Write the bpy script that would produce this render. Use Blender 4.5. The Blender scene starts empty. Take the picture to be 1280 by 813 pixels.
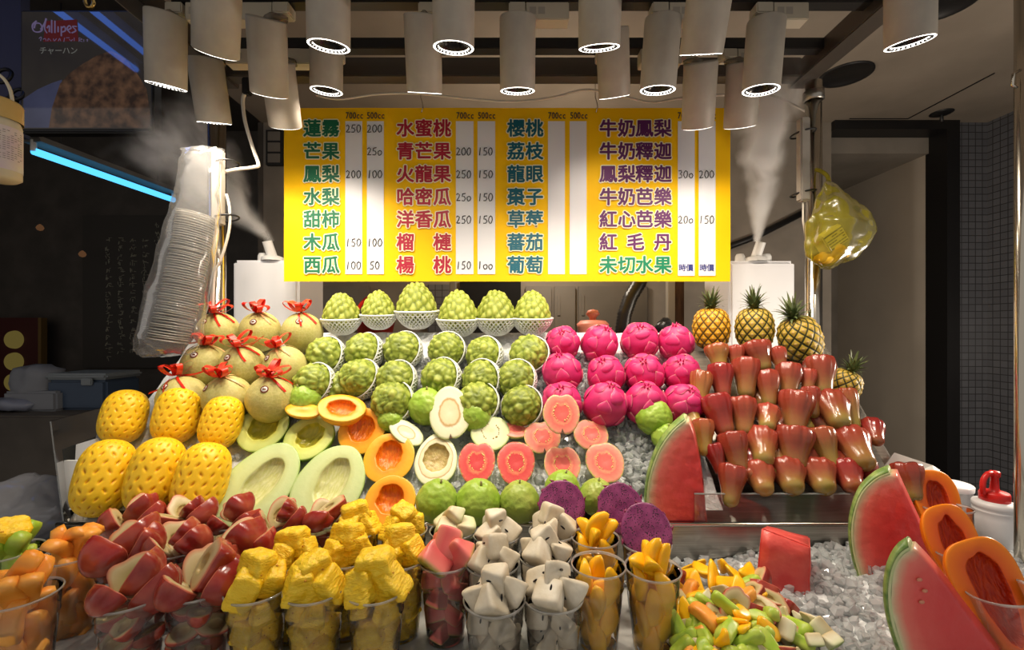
import bpy, bmesh, math, random
import numpy as np
from mathutils import Vector, Matrix, Euler, noise as mnoise

SC = bpy.context.scene
COL = SC.collection
R = math.radians
PI = math.pi

# ---------------------------------------------------------------- camera
CZ = 1.45            # eye height
F, CX, CY = 567.0, 640.0, 414.0      # focal length (px) and vanishing point of a 1280x813 frame
cam_d = bpy.data.cameras.new('camera')
cam = bpy.data.objects.new('camera', cam_d); COL.objects.link(cam)
cam_d.sensor_fit = 'HORIZONTAL'; cam_d.sensor_width = 36.0
cam_d.lens = 36.0 * F / 1280.0
cam_d.shift_y = (CY - 406.5) / 1280.0
cam_d.clip_start = 0.02; cam_d.clip_end = 60
cam.location = (0, 0, CZ); cam.rotation_euler = (R(90), 0, 0)
SC.camera = cam

# ---------------------------------------------------------------- world, light levels, exposure
W = bpy.data.worlds.new('world'); SC.world = W; W.use_nodes = True
W.node_tree.nodes['Background'].inputs[0].default_value = (1.0, 0.93, 0.85, 1)
W.node_tree.nodes['Background'].inputs[1].default_value = 0.42
SPOT_W = 7.0         # each track light
SPOT_COL = (1.0, 0.87, 0.70)
SC.view_settings.view_transform = 'Standard'
SC.view_settings.look = 'None'
SC.view_settings.gamma = 1.0
SC.view_settings.exposure = 0.0
SC.view_settings.use_curve_mapping = False
# unseen fill lights added to brighten the rooms behind: passage side and behind the banner
def fill_light(name, loc, watts, r, col=(1.0, 0.86, 0.70)):
    ld = bpy.data.lights.new(name, 'POINT'); ld.energy = watts; ld.color = col; ld.shadow_soft_size = r
    lo = bpy.data.objects.new(name, ld); COL.objects.link(lo); lo.location = loc
fill_light('passage_fill', (1.62, 1.25, CZ-0.1), 26.0, 0.05)
fill_light('rear_fill', (0.15, 2.05, CZ+0.5), 12.0, 0.06)
cy = SC.cycles
cy.max_bounces = 7; cy.diffuse_bounces = 3; cy.glossy_bounces = 3; cy.transmission_bounces = 5
cy.transparent_max_bounces = 24; cy.volume_bounces = 3
cy.caustics_reflective = False; cy.caustics_refractive = False
cy.sample_clamp_indirect = 3.0
cy.use_denoising = True

# ---------------------------------------------------------------- helpers
rnd = random.Random(7)

def at(px, py, D):
    """a point of the place seen at photograph pixel (px, py), D metres ahead"""
    return Vector(((px - CX) / F * D, D, CZ - (py - CY) / F * D))

# sloping fruit bed:  z = BZ + (y - BY) * BS
BY, BZ, BS = 1.07, 1.02, 0.953
BN = Vector((0, -BS, 1)).normalized()
BT = Vector((0, 1, BS)).normalized()      # up the slope
def bed(px, py, off=0.0):
    d = Vector(((px - CX) / F, 1.0, -(py - CY) / F))
    p0 = Vector((0, BY, BZ)) + BN * off
    c = Vector((0, 0, CZ))
    t = (p0 - c).dot(BN) / d.dot(BN)
    return c + d * t

COUNTER = CZ - 0.54
def level(px, py, z):
    D = (CZ - z) * F / (py - CY)
    return at(px, py, D)

def rot_z_to(axis, spin=0.0):
    a = Vector(axis).normalized()
    q = Vector((0, 0, 1)).rotation_difference(a)
    return (q.to_matrix() @ Matrix.Rotation(spin, 3, 'Z')).to_euler()

def rot_y_to(axis, spin=0.0):
    q = Vector((0, 1, 0)).rotation_difference(Vector(axis).normalized())
    return (q.to_matrix() @ Matrix.Rotation(spin, 3, 'Y')).to_euler()

def frame_rot(normal, up, roll=0.0):
    """local z -> normal, local y -> as close to up as can be"""
    n = Vector(normal).normalized(); u = Vector(up)
    x = u.cross(n).normalized(); y = n.cross(x)
    m = Matrix((x, y, n)).transposed() @ Matrix.Rotation(roll, 3, 'Z')
    return m.to_euler()

# ---- materials
def srgb(r, g, b):
    f = lambda c: (c/255/12.92) if c/255 <= 0.04045 else ((c/255+0.055)/1.055)**2.4
    return (f(r), f(g), f(b), 1.0)

MATS = {}
class NT:
    def __init__(s, m): s.t = m.node_tree; s.n = s.t.nodes; s.l = s.t.links
    def add(s, typ, **kw):
        n = s.n.new(typ)
        for k, v in kw.items(): setattr(n, k, v)
        return n
    def link(s, a, b): s.l.new(a, b)

def pmat(name, col, rough=0.5, metal=0.0, spec=0.5, trans=0.0, ior=1.45, sss=0.0, sssr=0.01, emit=None, estr=0.0,
         col2=None, nscale=20, ndetail=4, ncontrast=(0.35, 0.65), bump=None, ramp=None, rattr=None, rnoise=0.0, rnscale=15,
         randv=0.0, coat=0.0, voro=None, stretch=None):
    """principled material. col2+nscale: noise mix; ramp+rattr: colour ramp over a mesh attribute;
    bump=(scale,strength,dist[,kind]); randv: brightness variation per object"""
    if name in MATS: return MATS[name]
    m = bpy.data.materials.new(name); m.use_nodes = True
    N = NT(m); b = N.n['Principled BSDF']
    b.inputs['Base Color'].default_value = col
    b.inputs['Roughness'].default_value = rough
    b.inputs['Metallic'].default_value = metal
    b.inputs['Specular IOR Level'].default_value = spec
    b.inputs['Transmission Weight'].default_value = trans
    b.inputs['IOR'].default_value = ior
    if sss: 
        b.inputs['Subsurface Weight'].default_value = sss
        b.inputs['Subsurface Radius'].default_value = (1, .6, .35)
        b.inputs['Subsurface Scale'].default_value = sssr
    if coat: b.inputs['Coat Weight'].default_value = coat; b.inputs['Coat Roughness'].default_value = 0.12
    if emit: b.inputs['Emission Color'].default_value = emit; b.inputs['Emission Strength'].default_value = estr
    tc = N.add('ShaderNodeTexCoord')
    vec = tc.outputs['Object']
    if stretch:
        mp = N.add('ShaderNodeMapping'); mp.inputs['Scale'].default_value = stretch
        N.link(vec, mp.inputs['Vector']); vec = mp.outputs['Vector']
    cur = None
    if ramp:
        at_ = N.add('ShaderNodeAttribute'); at_.attribute_name = rattr
        fac = at_.outputs['Fac']
        if rnoise:
            nz = N.add('ShaderNodeTexNoise'); nz.inputs['Scale'].default_value = rnscale; nz.inputs['Detail'].default_value = 4
            N.link(vec, nz.inputs['Vector'])
            ma = N.add('ShaderNodeMath', operation='MULTIPLY_ADD'); ma.inputs[1].default_value = rnoise; ma.inputs[2].default_value = -rnoise*0.5
            N.link(nz.outputs['Fac'], ma.inputs[0])
            ad = N.add('ShaderNodeMath', operation='ADD'); N.link(fac, ad.inputs[0]); N.link(ma.outputs[0], ad.inputs[1])
            fac = ad.outputs[0]
        rp = N.add('ShaderNodeValToRGB'); N.link(fac, rp.inputs[0])
        el = rp.color_ramp.elements
        while len(el) < len(ramp): el.new(0.5)
        for e, (p, c) in zip(el, ramp): e.position = p; e.color = c
        cur = rp.outputs[0]
    if col2 is not None:
        nz = N.add('ShaderNodeTexNoise'); nz.inputs['Scale'].default_value = nscale; nz.inputs['Detail'].default_value = ndetail
        N.link(vec, nz.inputs['Vector'])
        mr = N.add('ShaderNodeMapRange'); mr.inputs['From Min'].default_value = ncontrast[0]; mr.inputs['From Max'].default_value = ncontrast[1]
        N.link(nz.outputs['Fac'], mr.inputs['Value'])
        mx = N.add('ShaderNodeMix', data_type='RGBA'); N.link(mr.outputs[0], mx.inputs[0])
        if cur: N.link(cur, mx.inputs[6])
        else: mx.inputs[6].default_value = col
        mx.inputs[7].default_value = col2
        cur = mx.outputs[2]
    if voro is not None:      # (scale, colour, threshold): thin net lines between cells
        vo = N.add('ShaderNodeTexVoronoi', feature='DISTANCE_TO_EDGE'); vo.inputs['Scale'].default_value = voro[0]
        N.link(vec, vo.inputs['Vector'])
        mr = N.add('ShaderNodeMapRange'); mr.inputs['From Min'].default_value = 0.0; mr.inputs['From Max'].default_value = voro[2]
        mr.inputs['To Min'].default_value = voro[3] if len(voro) > 3 else 1.0; mr.inputs['To Max'].default_value = 0.0
        N.link(vo.outputs['Distance'], mr.inputs['Value'])
        mx = N.add('ShaderNodeMix', data_type='RGBA'); N.link(mr.outputs[0], mx.inputs[0])
        if cur: N.link(cur, mx.inputs[6])
        else: mx.inputs[6].default_value = col
        mx.inputs[7].default_value = voro[1]; cur = mx.outputs[2]
    if randv:
        oi = N.add('ShaderNodeObjectInfo')
        mr = N.add('ShaderNodeMapRange'); mr.inputs['To Min'].default_value = 1-randv; mr.inputs['To Max'].default_value = 1+randv
        N.link(oi.outputs['Random'], mr.inputs['Value'])
        hs = N.add('ShaderNodeHueSaturation'); N.link(mr.outputs[0], hs.inputs['Value'])
        if cur: N.link(cur, hs.inputs['Color'])
        else: hs.inputs['Color'].default_value = col
        cur = hs.outputs[0]
    if cur: N.link(cur, b.inputs['Base Color'])
    if bump:
        kind = bump[3] if len(bump) > 3 else 'noise'
        if kind == 'noise':
            bn = N.add('ShaderNodeTexNoise'); bn.inputs['Scale'].default_value = bump[0]; bn.inputs['Detail'].default_value = 3; o = bn.outputs['Fac']
        else:
            bn = N.add('ShaderNodeTexVoronoi'); bn.inputs['Scale'].default_value = bump[0]; o = bn.outputs['Distance']
        N.link(vec, bn.inputs['Vector'])
        bp = N.add('ShaderNodeBump'); bp.inputs['Strength'].default_value = bump[1]; bp.inputs['Distance'].default_value = bump[2]
        N.link(o, bp.inputs['Height']); N.link(bp.outputs[0], b.inputs['Normal'])
    MATS[name] = m
    return m

def film(name, col, rough, gloss, body, bodycol):
    """thin clear plastic: transparent + surface reflection + a little milky body"""
    if name in MATS: return MATS[name]
    m = bpy.data.materials.new(name); m.use_nodes = True
    N = NT(m); N.n.clear()
    out = N.add('ShaderNodeOutputMaterial')
    tr = N.add('ShaderNodeBsdfTransparent'); tr.inputs[0].default_value = col
    gl = N.add('ShaderNodeBsdfGlossy'); gl.inputs['Roughness'].default_value = rough
    df = N.add('ShaderNodeBsdfTranslucent'); df.inputs[0].default_value = bodycol
    d2 = N.add('ShaderNodeBsdfDiffuse'); d2.inputs[0].default_value = bodycol
    mdd = N.add('ShaderNodeMixShader'); mdd.inputs[0].default_value = 0.5
    N.link(df.outputs[0], mdd.inputs[1]); N.link(d2.outputs[0], mdd.inputs[2])
    lw = N.add('ShaderNodeLayerWeight'); lw.inputs[0].default_value = 0.25
    ma = N.add('ShaderNodeMath', operation='MULTIPLY_ADD'); ma.inputs[1].default_value = gloss; ma.inputs[2].default_value = 0.03
    N.link(lw.outputs['Fresnel'], ma.inputs[0])
    m1 = N.add('ShaderNodeMixShader'); m1.inputs[0].default_value = body
    N.link(tr.outputs[0], m1.inputs[1]); N.link(mdd.outputs[0], m1.inputs[2])
    m2 = N.add('ShaderNodeMixShader'); N.link(ma.outputs[0], m2.inputs[0])
    N.link(m1.outputs[0], m2.inputs[1]); N.link(gl.outputs[0], m2.inputs[2])
    N.link(m2.outputs[0], out.inputs[0])
    MATS[name] = m
    return m

def emat(name, col, strength):
    if name in MATS: return MATS[name]
    m = bpy.data.materials.new(name); m.use_nodes = True
    N = NT(m); N.n.clear()
    out = N.add('ShaderNodeOutputMaterial'); e = N.add('ShaderNodeEmission')
    e.inputs[0].default_value = col; e.inputs[1].default_value = strength
    N.link(e.outputs[0], out.inputs[0]); MATS[name] = m
    return m

# ---- meshes
def mesh(name, V, Fc, mats, midx=None, attrs=None, smooth=True):
    me = bpy.data.meshes.new(name)
    me.from_pydata([tuple(v) for v in V], [], [tuple(int(i) for i in f) for f in Fc])
    for m in (mats if isinstance(mats, (list, tuple)) else [mats]): me.materials.append(m)
    if midx is not None: me.polygons.foreach_set('material_index', np.asarray(midx, dtype=np.int32))
    if attrs:
        for k, a in attrs.items():
            at_ = me.attributes.new(k, 'FLOAT', 'POINT'); at_.data.foreach_set('value', np.asarray(a, dtype=np.float32))
    me.polygons.foreach_set('use_smooth', np.full(len(me.polygons), smooth))
    me.update()
    return me

def link(name, me, parent=None, loc=None, rot=None, scale=None):
    o = bpy.data.objects.new(name, me); COL.objects.link(o)
    if parent is not None: o.parent = parent
    if loc is not None: o.location = loc
    if rot is not None: o.rotation_euler = rot
    if scale is not None: o.scale = (scale,)*3 if isinstance(scale, (int, float)) else scale
    return o

def empty(name, loc=(0,0,0), rot=(0,0,0)):
    o = bpy.data.objects.new(name, None); COL.objects.link(o)
    o.empty_display_size = 0.02
    o.location = loc; o.rotation_euler = rot
    return o

def tag(o, label, cat, group=None, kind=None):
    o['label'] = label; o['category'] = cat
    if group: o['group'] = group
    if kind: o['kind'] = kind
    return o

def struct(o, label=None):
    o['kind'] = 'structure'
    if label: o['label'] = label
    return o

def copy_tree(o, parent=None):
    c = o.copy(); COL.objects.link(c)
    if parent is not None: c.parent = parent
    for ch in list(o.children): copy_tree(ch, c)
    return c

class Pool:
    """first request hands out the prototype itself, later ones copies of the whole tree"""
    def __init__(s, protos): s.p = protos; s.used = [False]*len(protos)
    def get(s, i):
        i %= len(s.p)
        if not s.used[i]: s.used[i] = True; return s.p[i]
        return copy_tree(s.p[i])
    def drop_unused(s):
        for p, u in zip(s.p, s.used):
            if not u:
                for ch in list(p.children): bpy.data.objects.remove(ch)
                bpy.data.objects.remove(p)

class MB:
    def __init__(s): s.V = []; s.F = []; s.M = []; s.A = {}
    def add(s, V, Fc, m=0):
        o = len(s.V); s.V += [Vector(v) for v in V]
        s.F += [tuple(o+int(i) for i in f) for f in Fc]; s.M += [m]*len(Fc)
    def box(s, lo, hi, m=0, M=None, bev=0.0):
        x0,y0,z0 = lo; x1,y1,z1 = hi
        if bev:
            bm = bmesh.new(); bmesh.ops.create_cube(bm, size=1)
            for v in bm.verts: v.co = Vector(((x0+x1)/2+v.co.x*(x1-x0), (y0+y1)/2+v.co.y*(y1-y0), (z0+z1)/2+v.co.z*(z1-z0)))
            bmesh.ops.bevel(bm, geom=list(bm.edges), offset=bev, segments=2, affect='EDGES')
            bm.verts.index_update()
            V = [v.co.copy() for v in bm.verts]; Fc = [[v.index for v in f.verts] for f in bm.faces]; bm.free()
        else:
            V = [Vector(p) for p in ((x0,y0,z0),(x1,y0,z0),(x1,y1,z0),(x0,y1,z0),(x0,y0,z1),(x1,y0,z1),(x1,y1,z1),(x0,y1,z1))]
            Fc = [(3,2,1,0),(4,5,6,7),(0,1,5,4),(1,2,6,5),(2,3,7,6),(3,0,4,7)]
        if M is not None: V = [M @ v for v in V]
        s.add(V, Fc, m)
    def tube(s, pts, r, n=8, m=0, cap=True, closed=False):
        pts = [Vector(p) for p in pts]; k = len(pts)
        rs = r if isinstance(r, (list, tuple)) else [r]*k
        V = []; Fc = []
        up = Vector((0,0,1))
        for i, p in enumerate(pts):
            a = pts[(i-1) % k] if (closed or i > 0) else pts[i]
            b = pts[(i+1) % k] if (closed or i < k-1) else pts[i]
            d = (b-a).normalized()
            u = up - d*up.dot(d)
            if u.length < 0.05: u = Vector((1,0,0)) - d*d.x
            u.normalize(); w = d.cross(u); up = u
            for j in range(n):
                t = 2*PI*j/n; V.append(p + (u*math.cos(t) + w*math.sin(t))*rs[i])
        for i in range(k if closed else k-1):
            i2 = (i+1) % k
            for j in range(n):
                j2 = (j+1) % n; Fc.append((i*n+j, i*n+j2, i2*n+j2, i2*n+j))
        if cap and not closed:
            Fc.append(tuple(range(n-1,-1,-1))); Fc.append(tuple((k-1)*n+j for j in range(n)))
        s.add(V, Fc, m)
    def lathe(s, prof, n=32, m=0, M=None, cap=(False, False)):
        V = []; Fc = []
        for (r, z) in prof:
            for j in range(n):
                t = 2*PI*j/n; V.append(Vector((r*math.cos(t), r*math.sin(t), z)))
        for i in range(len(prof)-1):
            for j in range(n):
                j2 = (j+1) % n; Fc.append((i*n+j, i*n+j2, (i+1)*n+j2, (i+1)*n+j))
        if cap[0]: Fc.append(tuple(range(n-1,-1,-1)))
        if cap[1]: Fc.append(tuple((len(prof)-1)*n+j for j in range(n)))
        if M is not None: V = [M @ v for v in V]
        s.add(V, Fc, m)
    def ribbon(s, pts, w, nrm, m=0, th=0.0006):
        """flat strip along pts; nrm: side vector(s) or function i->side vector"""
        pts = [Vector(p) for p in pts]; V = []; Fc = []
        for i, p in enumerate(pts):
            sd = nrm(i) if callable(nrm) else Vector(nrm)
            ww = w[i] if isinstance(w, (list, tuple)) else w
            V += [p - sd*ww/2, p + sd*ww/2]
        for i in range(len(pts)-1): Fc.append((2*i, 2*i+1, 2*i+3, 2*i+2))
        s.add(V, Fc, m)
    def mesh(s, name, mats, smooth=False, attrs=None):
        return mesh(name, s.V, s.F, mats, s.M, attrs, smooth)
    def build(s, name, mats, parent=None, smooth=False, loc=None, rot=None):
        return link(name, s.mesh(name, mats, smooth), parent, loc, rot)

def pts_obj(mb, parent): pass

def surf(nu, nv, fn):
    """closed-in-u surface with pole caps. fn(U,Vp)->X,Y,Z (arrays); v from 0..1. returns V,F,U,Vp (flat)"""
    u = np.arange(nu)*2*PI/nu; v = np.linspace(0, 1, nv+1)
    VV, UU = np.meshgrid(v, u, indexing='ij')
    X, Y, Z = fn(UU, VV)
    V = np.stack([X.ravel(), Y.ravel(), Z.ravel()], 1)
    Fc = []
    for i in range(nv):
        for j in range(nu):
            j2 = (j+1) % nu
            a, b, c, d = i*nu+j, i*nu+j2, (i+1)*nu+j2, (i+1)*nu+j
            if i == 0 : Fc.append((a, c, d))
            elif i == nv-1: Fc.append((a, b, d))
            else: Fc.append((a, b, c, d))
    return V, Fc, UU.ravel(), VV.ravel()

_ico = {}
def ico(sub):
    if sub not in _ico:
        bm = bmesh.new(); bmesh.ops.create_icosphere(bm, subdivisions=sub, radius=1.0); bm.verts.index_update()
        _ico[sub] = (np.array([v.co[:] for v in bm.verts]), [[v.index for v in f.verts] for f in bm.faces]); bm.free()
    return _ico[sub]

def nz(P, sc, seed=0.0):
    return np.array([mnoise.noise(Vector((p[0]*sc+seed, p[1]*sc+seed*1.7, p[2]*sc-seed))) for p in P])

def superbox(a, b, c, n=5.0, sub=3, warp=None, rough=0.0, rscale=60, seed=0.0):
    D, Fc = ico(sub)
    q = (np.abs(D[:,0]/a)**n + np.abs(D[:,1]/b)**n + np.abs(D[:,2]/c)**n)**(1.0/n)
    P = D / q[:,None]
    if warp is not None: P = warp(P)
    if rough:
        k = nz(P, rscale, seed)
        P = P + D*(k*rough)[:,None]
    return P, Fc

def fib(n, jit=0.0, seed=1):
    rs = np.random.RandomState(seed)
    i = np.arange(n)+0.5
    z = 1-2*i/n; t = PI*(1+5**0.5)*i
    r = np.sqrt(1-z*z)
    P = np.stack([r*np.cos(t), r*np.sin(t), z], 1) + rs.normal(0, jit, (n,3))
    return P/np.linalg.norm(P, axis=1)[:,None]

ORD = ['first','second','third','fourth','fifth','sixth','seventh','eighth','ninth','tenth']
def place_word(i, n):
    if n == 1: return 'only one'
    if i == 0: return 'leftmost'
    if i == n-1: return 'rightmost'
    return ORD[i] + ' from left'
# ================================================================ SETTING
M_ceil = pmat('ceiling_paint', srgb(146,135,122), 0.8, col2=srgb(130,120,108), nscale=3)
M_wall = pmat('wall_paint', srgb(140,132,122), 0.75, col2=srgb(120,113,104), nscale=4)
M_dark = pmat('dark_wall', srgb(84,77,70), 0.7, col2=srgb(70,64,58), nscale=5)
M_black = pmat('black_metal', srgb(22,21,22), 0.45)
M_steel = pmat('brushed_steel', srgb(176,172,164), 0.3, metal=1.0, col2=srgb(150,146,140), nscale=8, stretch=(1,1,30))
M_chrome = pmat('chrome', srgb(205,198,185), 0.16, metal=1.0)
M_white = pmat('white_plastic', srgb(225,224,222), 0.35)
M_greyp = pmat('grey_panel', srgb(122,117,110), 0.6, col2=srgb(108,104,98), nscale=3)

CEIL = CZ + 1.15
BACK = 2.5
def panel(name, lo, hi, m, bev=0.0):
    b = MB(); b.box(lo, hi, bev=bev); return struct(b.build(name, m))
panel('floor', (-5.0, -0.8, -0.05), (4.0, 4.4, 0.0), pmat('floor_tile', srgb(62,58,55), 0.5, col2=srgb(50,47,45), nscale=6))
panel('ceiling', (-1.38, 0.3, CEIL), (2.75, 2.6, CEIL+0.04), M_ceil)
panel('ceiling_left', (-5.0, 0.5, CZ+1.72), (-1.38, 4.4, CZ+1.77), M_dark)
panel('wall_back', (-1.37, BACK, 0.0), (1.76, BACK+0.06, CEIL), M_wall)
# square tiles of the right-hand pillar and wall
def tile_mat():
    m = bpy.data.materials.new('grey_mosaic_tile'); m.use_nodes = True; N = NT(m); b = N.n['Principled BSDF']
    tc = N.add('ShaderNodeTexCoord'); sx = N.add('ShaderNodeSeparateXYZ'); N.link(tc.outputs['Object'], sx.inputs[0])
    ad = N.add('ShaderNodeMath', operation='ADD'); N.link(sx.outputs[0], ad.inputs[0]); N.link(sx.outputs[1], ad.inputs[1])
    cb = N.add('ShaderNodeCombineXYZ'); N.link(ad.outputs[0], cb.inputs[0]); N.link(sx.outputs[2], cb.inputs[1])
    br = N.add('ShaderNodeTexBrick'); br.offset = 0.0
    br.inputs['Scale'].default_value = 1.0; br.inputs['Brick Width'].default_value = 0.038; br.inputs['Row Height'].default_value = 0.038
    br.inputs['Mortar Size'].default_value = 0.0022
    br.inputs['Color1'].default_value = srgb(100,101,106); br.inputs['Color2'].default_value = srgb(90,91,96); br.inputs['Mortar'].default_value = srgb(50,50,52)
    N.link(cb.outputs[0], br.inputs['Vector']); N.link(br.outputs['Color'], b.inputs['Base Color'])
    b.inputs['Roughness'].default_value = 0.3
    return m
M_tile = tile_mat()
panel('wall_right', (2.62, 0.3, 0.0), (2.70, BACK, CEIL), M_tile)
panel('wall_pillar', (2.44, BACK, 0.0), (2.70, BACK+0.3, CEIL), M_tile)
# doorway to the corridor: black frame, corridor wall beyond
b = MB(); b.box((1.76, BACK-0.03, CEIL-0.05), (2.44, BACK+0.1, CEIL)); b.box((2.37, BACK-0.03, 0), (2.44, BACK+0.1, CEIL-0.05))
struct(b.build('door_1', M_black))
b = MB(); b.box((2.37, BACK+0.1, 0), (2.41, 3.3, CZ+1.06)); struct(b.build('wall_corridor_side', pmat('corridor_paint', srgb(188,178,164), 0.75, col2=srgb(178,168,155), nscale=3)))
b = MB(); b.box((1.5, 3.3, 0), (2.41, 3.36, CZ+1.06)); struct(b.build('wall_corridor_end', M_wall))
b = MB(); b.box((1.5, BACK+0.08, CZ+1.01), (2.41, 3.3, CZ+1.16)); struct(b.build('ceiling_corridor', M_wall))
b = MB(); b.box((1.72, BACK+0.1, 0), (1.76, 3.3, CZ+1.06)); struct(b.build('wall_corridor_left', M_wall))
# ceiling joints
b = MB()
for (p, q) in (((1135,148),(1243,91)), ((1062,148),(1135,148))):
    P = [at(x, y, (CEIL-CZ)*F/(CY-y)) - Vector((0,0,0.002)) for x, y in (p, q)]
    b.tube(P, 0.003, 5)
struct(b.build('trim_1', M_black))

# dark neighbouring stall on the left
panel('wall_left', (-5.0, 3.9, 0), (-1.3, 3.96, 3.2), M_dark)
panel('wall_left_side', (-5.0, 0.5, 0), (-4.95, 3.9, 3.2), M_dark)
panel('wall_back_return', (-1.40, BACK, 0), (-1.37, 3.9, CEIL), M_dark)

# ---- things seen on the back wall
b = MB()
c = at(345, 186, BACK-0.01); hx, hz = 0.045, 0.095
b.box((c.x-hx, BACK-0.03, c.z-hz), (c.x+hx, BACK-0.005, c.z+hz), 0)
for dz in (-0.06, 0.0, 0.06): b.box((c.x-hx+0.012, BACK-0.034, c.z+dz-0.024), (c.x+hx-0.012, BACK-0.03, c.z+dz+0.024), 1)
tag(b.build('wall_switch_plate', [M_black, M_greyp]), 'black framed vent plate on the grey wall left of the yellow price banner', 'vent plate')
# ceiling down-light holes
for k, (x, y, lab) in enumerate(((1057, 93, 'round black ceiling opening beside the right chrome post'), (1180, 2, 'round black ceiling opening at the top edge right of the last spotlight'))):
    c = at(x, y, (CEIL-CZ)*F/(CY-y)); b = MB()
    M4 = Matrix.Translation((c.x, c.y, CEIL))
    b.lathe([(0.105, 0.0), (0.105, -0.006), (0.092, -0.008), (0.088, -0.001), (0.0005, -0.0008)], 32, 0, M4)
    tag(b.build('ceiling_opening', M_black, smooth=True), lab, 'ceiling speaker', 'round black ceiling openings')
c = at(1177, 141, (CEIL-CZ)*F/(CY-141)); o = empty('sprinkler', (c.x, c.y, CEIL))
b = MB(); b.lathe([(0.0005,-0.012),(0.035,-0.010),(0.05,-0.003),(0.05,0)], 24); b.build('plate', M_black, o, True)
b = MB(); b.lathe([(0.009,-0.05),(0.007,-0.01)], 10, cap=(True,False)); b.build('nozzle', M_black, o, True)
tag(o, 'small dark sprinkler head on the ceiling above the doorway', 'sprinkler')

# cabinet panels low on the back wall, seen below the banner
for k, (x0, x1, lab) in enumerate(((378, 462, 'grey wall cabinet door behind the left sugar apples'), (656, 690, 'narrow grey cabinet door right of the dark gap'),
                                   (692, 720, 'slim grey cabinet door beside the misty pink basket'), (722, 810, 'wide grey cabinet door behind the black hose'))):
    a = at(x0, 358, BACK-0.02); e = at(x1, 470, BACK-0.02); b = MB()
    b.box((a.x+0.004, BACK-0.03, e.z), (e.x-0.004, BACK, a.z), bev=0.003)
    b.box((a.x+0.02, BACK-0.036, a.z-0.05), (a.x+0.035, BACK-0.03, a.z-0.16))
    tag(b.build('cabinet_door', M_greyp), lab, 'cabinet door', 'grey doors along the back wall')
a = at(535, 356, BACK-0.02); e = at(562, 480, BACK)
b = MB(); b.box((a.x, BACK-0.03, e.z), (e.x, BACK, a.z)); struct(b.build('trim_2', M_tile))
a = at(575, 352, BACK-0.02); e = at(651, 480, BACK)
b = MB(); b.box((a.x, BACK-0.02, e.z), (e.x, BACK-0.004, a.z)); struct(b.build('void_sheet', pmat('void_black', srgb(16,15,15), 0.9)))  # flat black sheet painted in for the dark void between the panels
for nm, x, w, m, lab in (('wall_post', 566, 7, M_greyp, 'pale grey upright post left of the dark gap behind the sugar apples'),
                    ('timber_post', 848, 11, pmat('brown_wood', srgb(98,70,48), 0.6, col2=srgb(70,48,32), nscale=9, stretch=(8,8,1)), 'brown timber upright leaning behind the pineapples'),
                    ('pale_batten', 838, 9, pmat('pale_board', srgb(178,172,160), 0.6), 'pale board upright beside the brown timber behind the fruit')):
    c = at(x, 352, 2.25); b = MB(); hw = w/F*2.25/2
    b.box((c.x-hw, 2.23, 0), (c.x+hw, 2.27, CZ+0.32), bev=0.003)
    tag(b.build(nm, m), lab, 'post')
# black corrugated hose
b = MB(); P = [at(x, y, 2.0) for x, y in ((806,330),(800,352),(788,372),(781,392),(778,412),(777,440),(776,520),(776,640))]
Q = []; 
for i in range(len(P)-1):
    for k in range(10): Q.append(P[i].lerp(P[i+1], k/10))
b.tube(Q, [0.034 if i % 2 else 0.030 for i in range(len(Q))], 12)
tag(b.build('flexible_hose', pmat('hose_black', srgb(38,36,36), 0.35), smooth=True), 'black corrugated hose hanging behind the dragon fruit', 'hose')
# pink basket and red basket handle in the mist
c = at(741, 428, 1.85); o = empty('plastic_basket', (c.x, c.y, c.z))
Mp = pmat('pink_plastic', srgb(225,140,120), 0.5)
b = MB(); b.lathe([(0.045,-0.06),(0.062,0.06),(0.066,0.075),(0.060,0.075),(0.044,-0.055)], 28, cap=(True,False)); b.build('body', Mp, o, True)
b = MB(); b.lathe([(0.012,0.07),(0.014,0.10),(0.028,0.115),(0.02,0.13),(0.002,0.134)], 20); b.build('knob', Mp, o, True)
b = MB(); b.lathe([(0.064,0.075),(0.05,0.088),(0.004,0.092)], 28); b.build('lid', Mp, o, True)
tag(o, 'pink lidded plastic pot half hidden behind the top row of dragon fruit', 'pot')
Mred = pmat('red_plastic', srgb(205,38,22), 0.4)
c = at(469, 400, 1.72); b = MB()
P = [Vector((0.072*math.cos(t), 0, 0.09*math.sin(t))) for t in [PI*k/24 for k in range(25)]]
o = empty('basket', (c.x, c.y, c.z))
b.ribbon(P, 0.022, (0,1,0)); 
b2 = MB(); b2.tube(P, 0.007, 8)
b2.build('handle', Mred, o, True)
b = MB(); b.lathe([(0.05,-0.12),(0.074,0.0),(0.079,0.0),(0.079,0.008),(0.07,0.004),(0.048,-0.115)], 28, cap=(True,False)); b.build('body', Mred, o, True)
tag(o, 'red plastic basket with arched handle behind the second upright sugar apple', 'basket')
c = at(829, 415, 1.75); b = MB()
V, Fc = superbox(0.032, 0.03, 0.055, 3, 3, None, 0.02, 30, 2)
b.add(V + np.array(c), Fc)
tag(b.build('black_bag', pmat('black_film', srgb(24,24,25), 0.3), smooth=True), 'crumpled black plastic bag behind the topmost right dragon fruit', 'plastic bag')
# black tube stands in for a shade line on the wall beside the banner
b = MB(); b.tube([at(880,320,2.485), at(945,296,2.485), at(1012,262,2.485)], 0.017, 8)
tag(b.build('shade_line_tube', M_black, smooth=True), 'black tube imitating a shade line, slanting up behind the right humidifier', 'cable')

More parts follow.
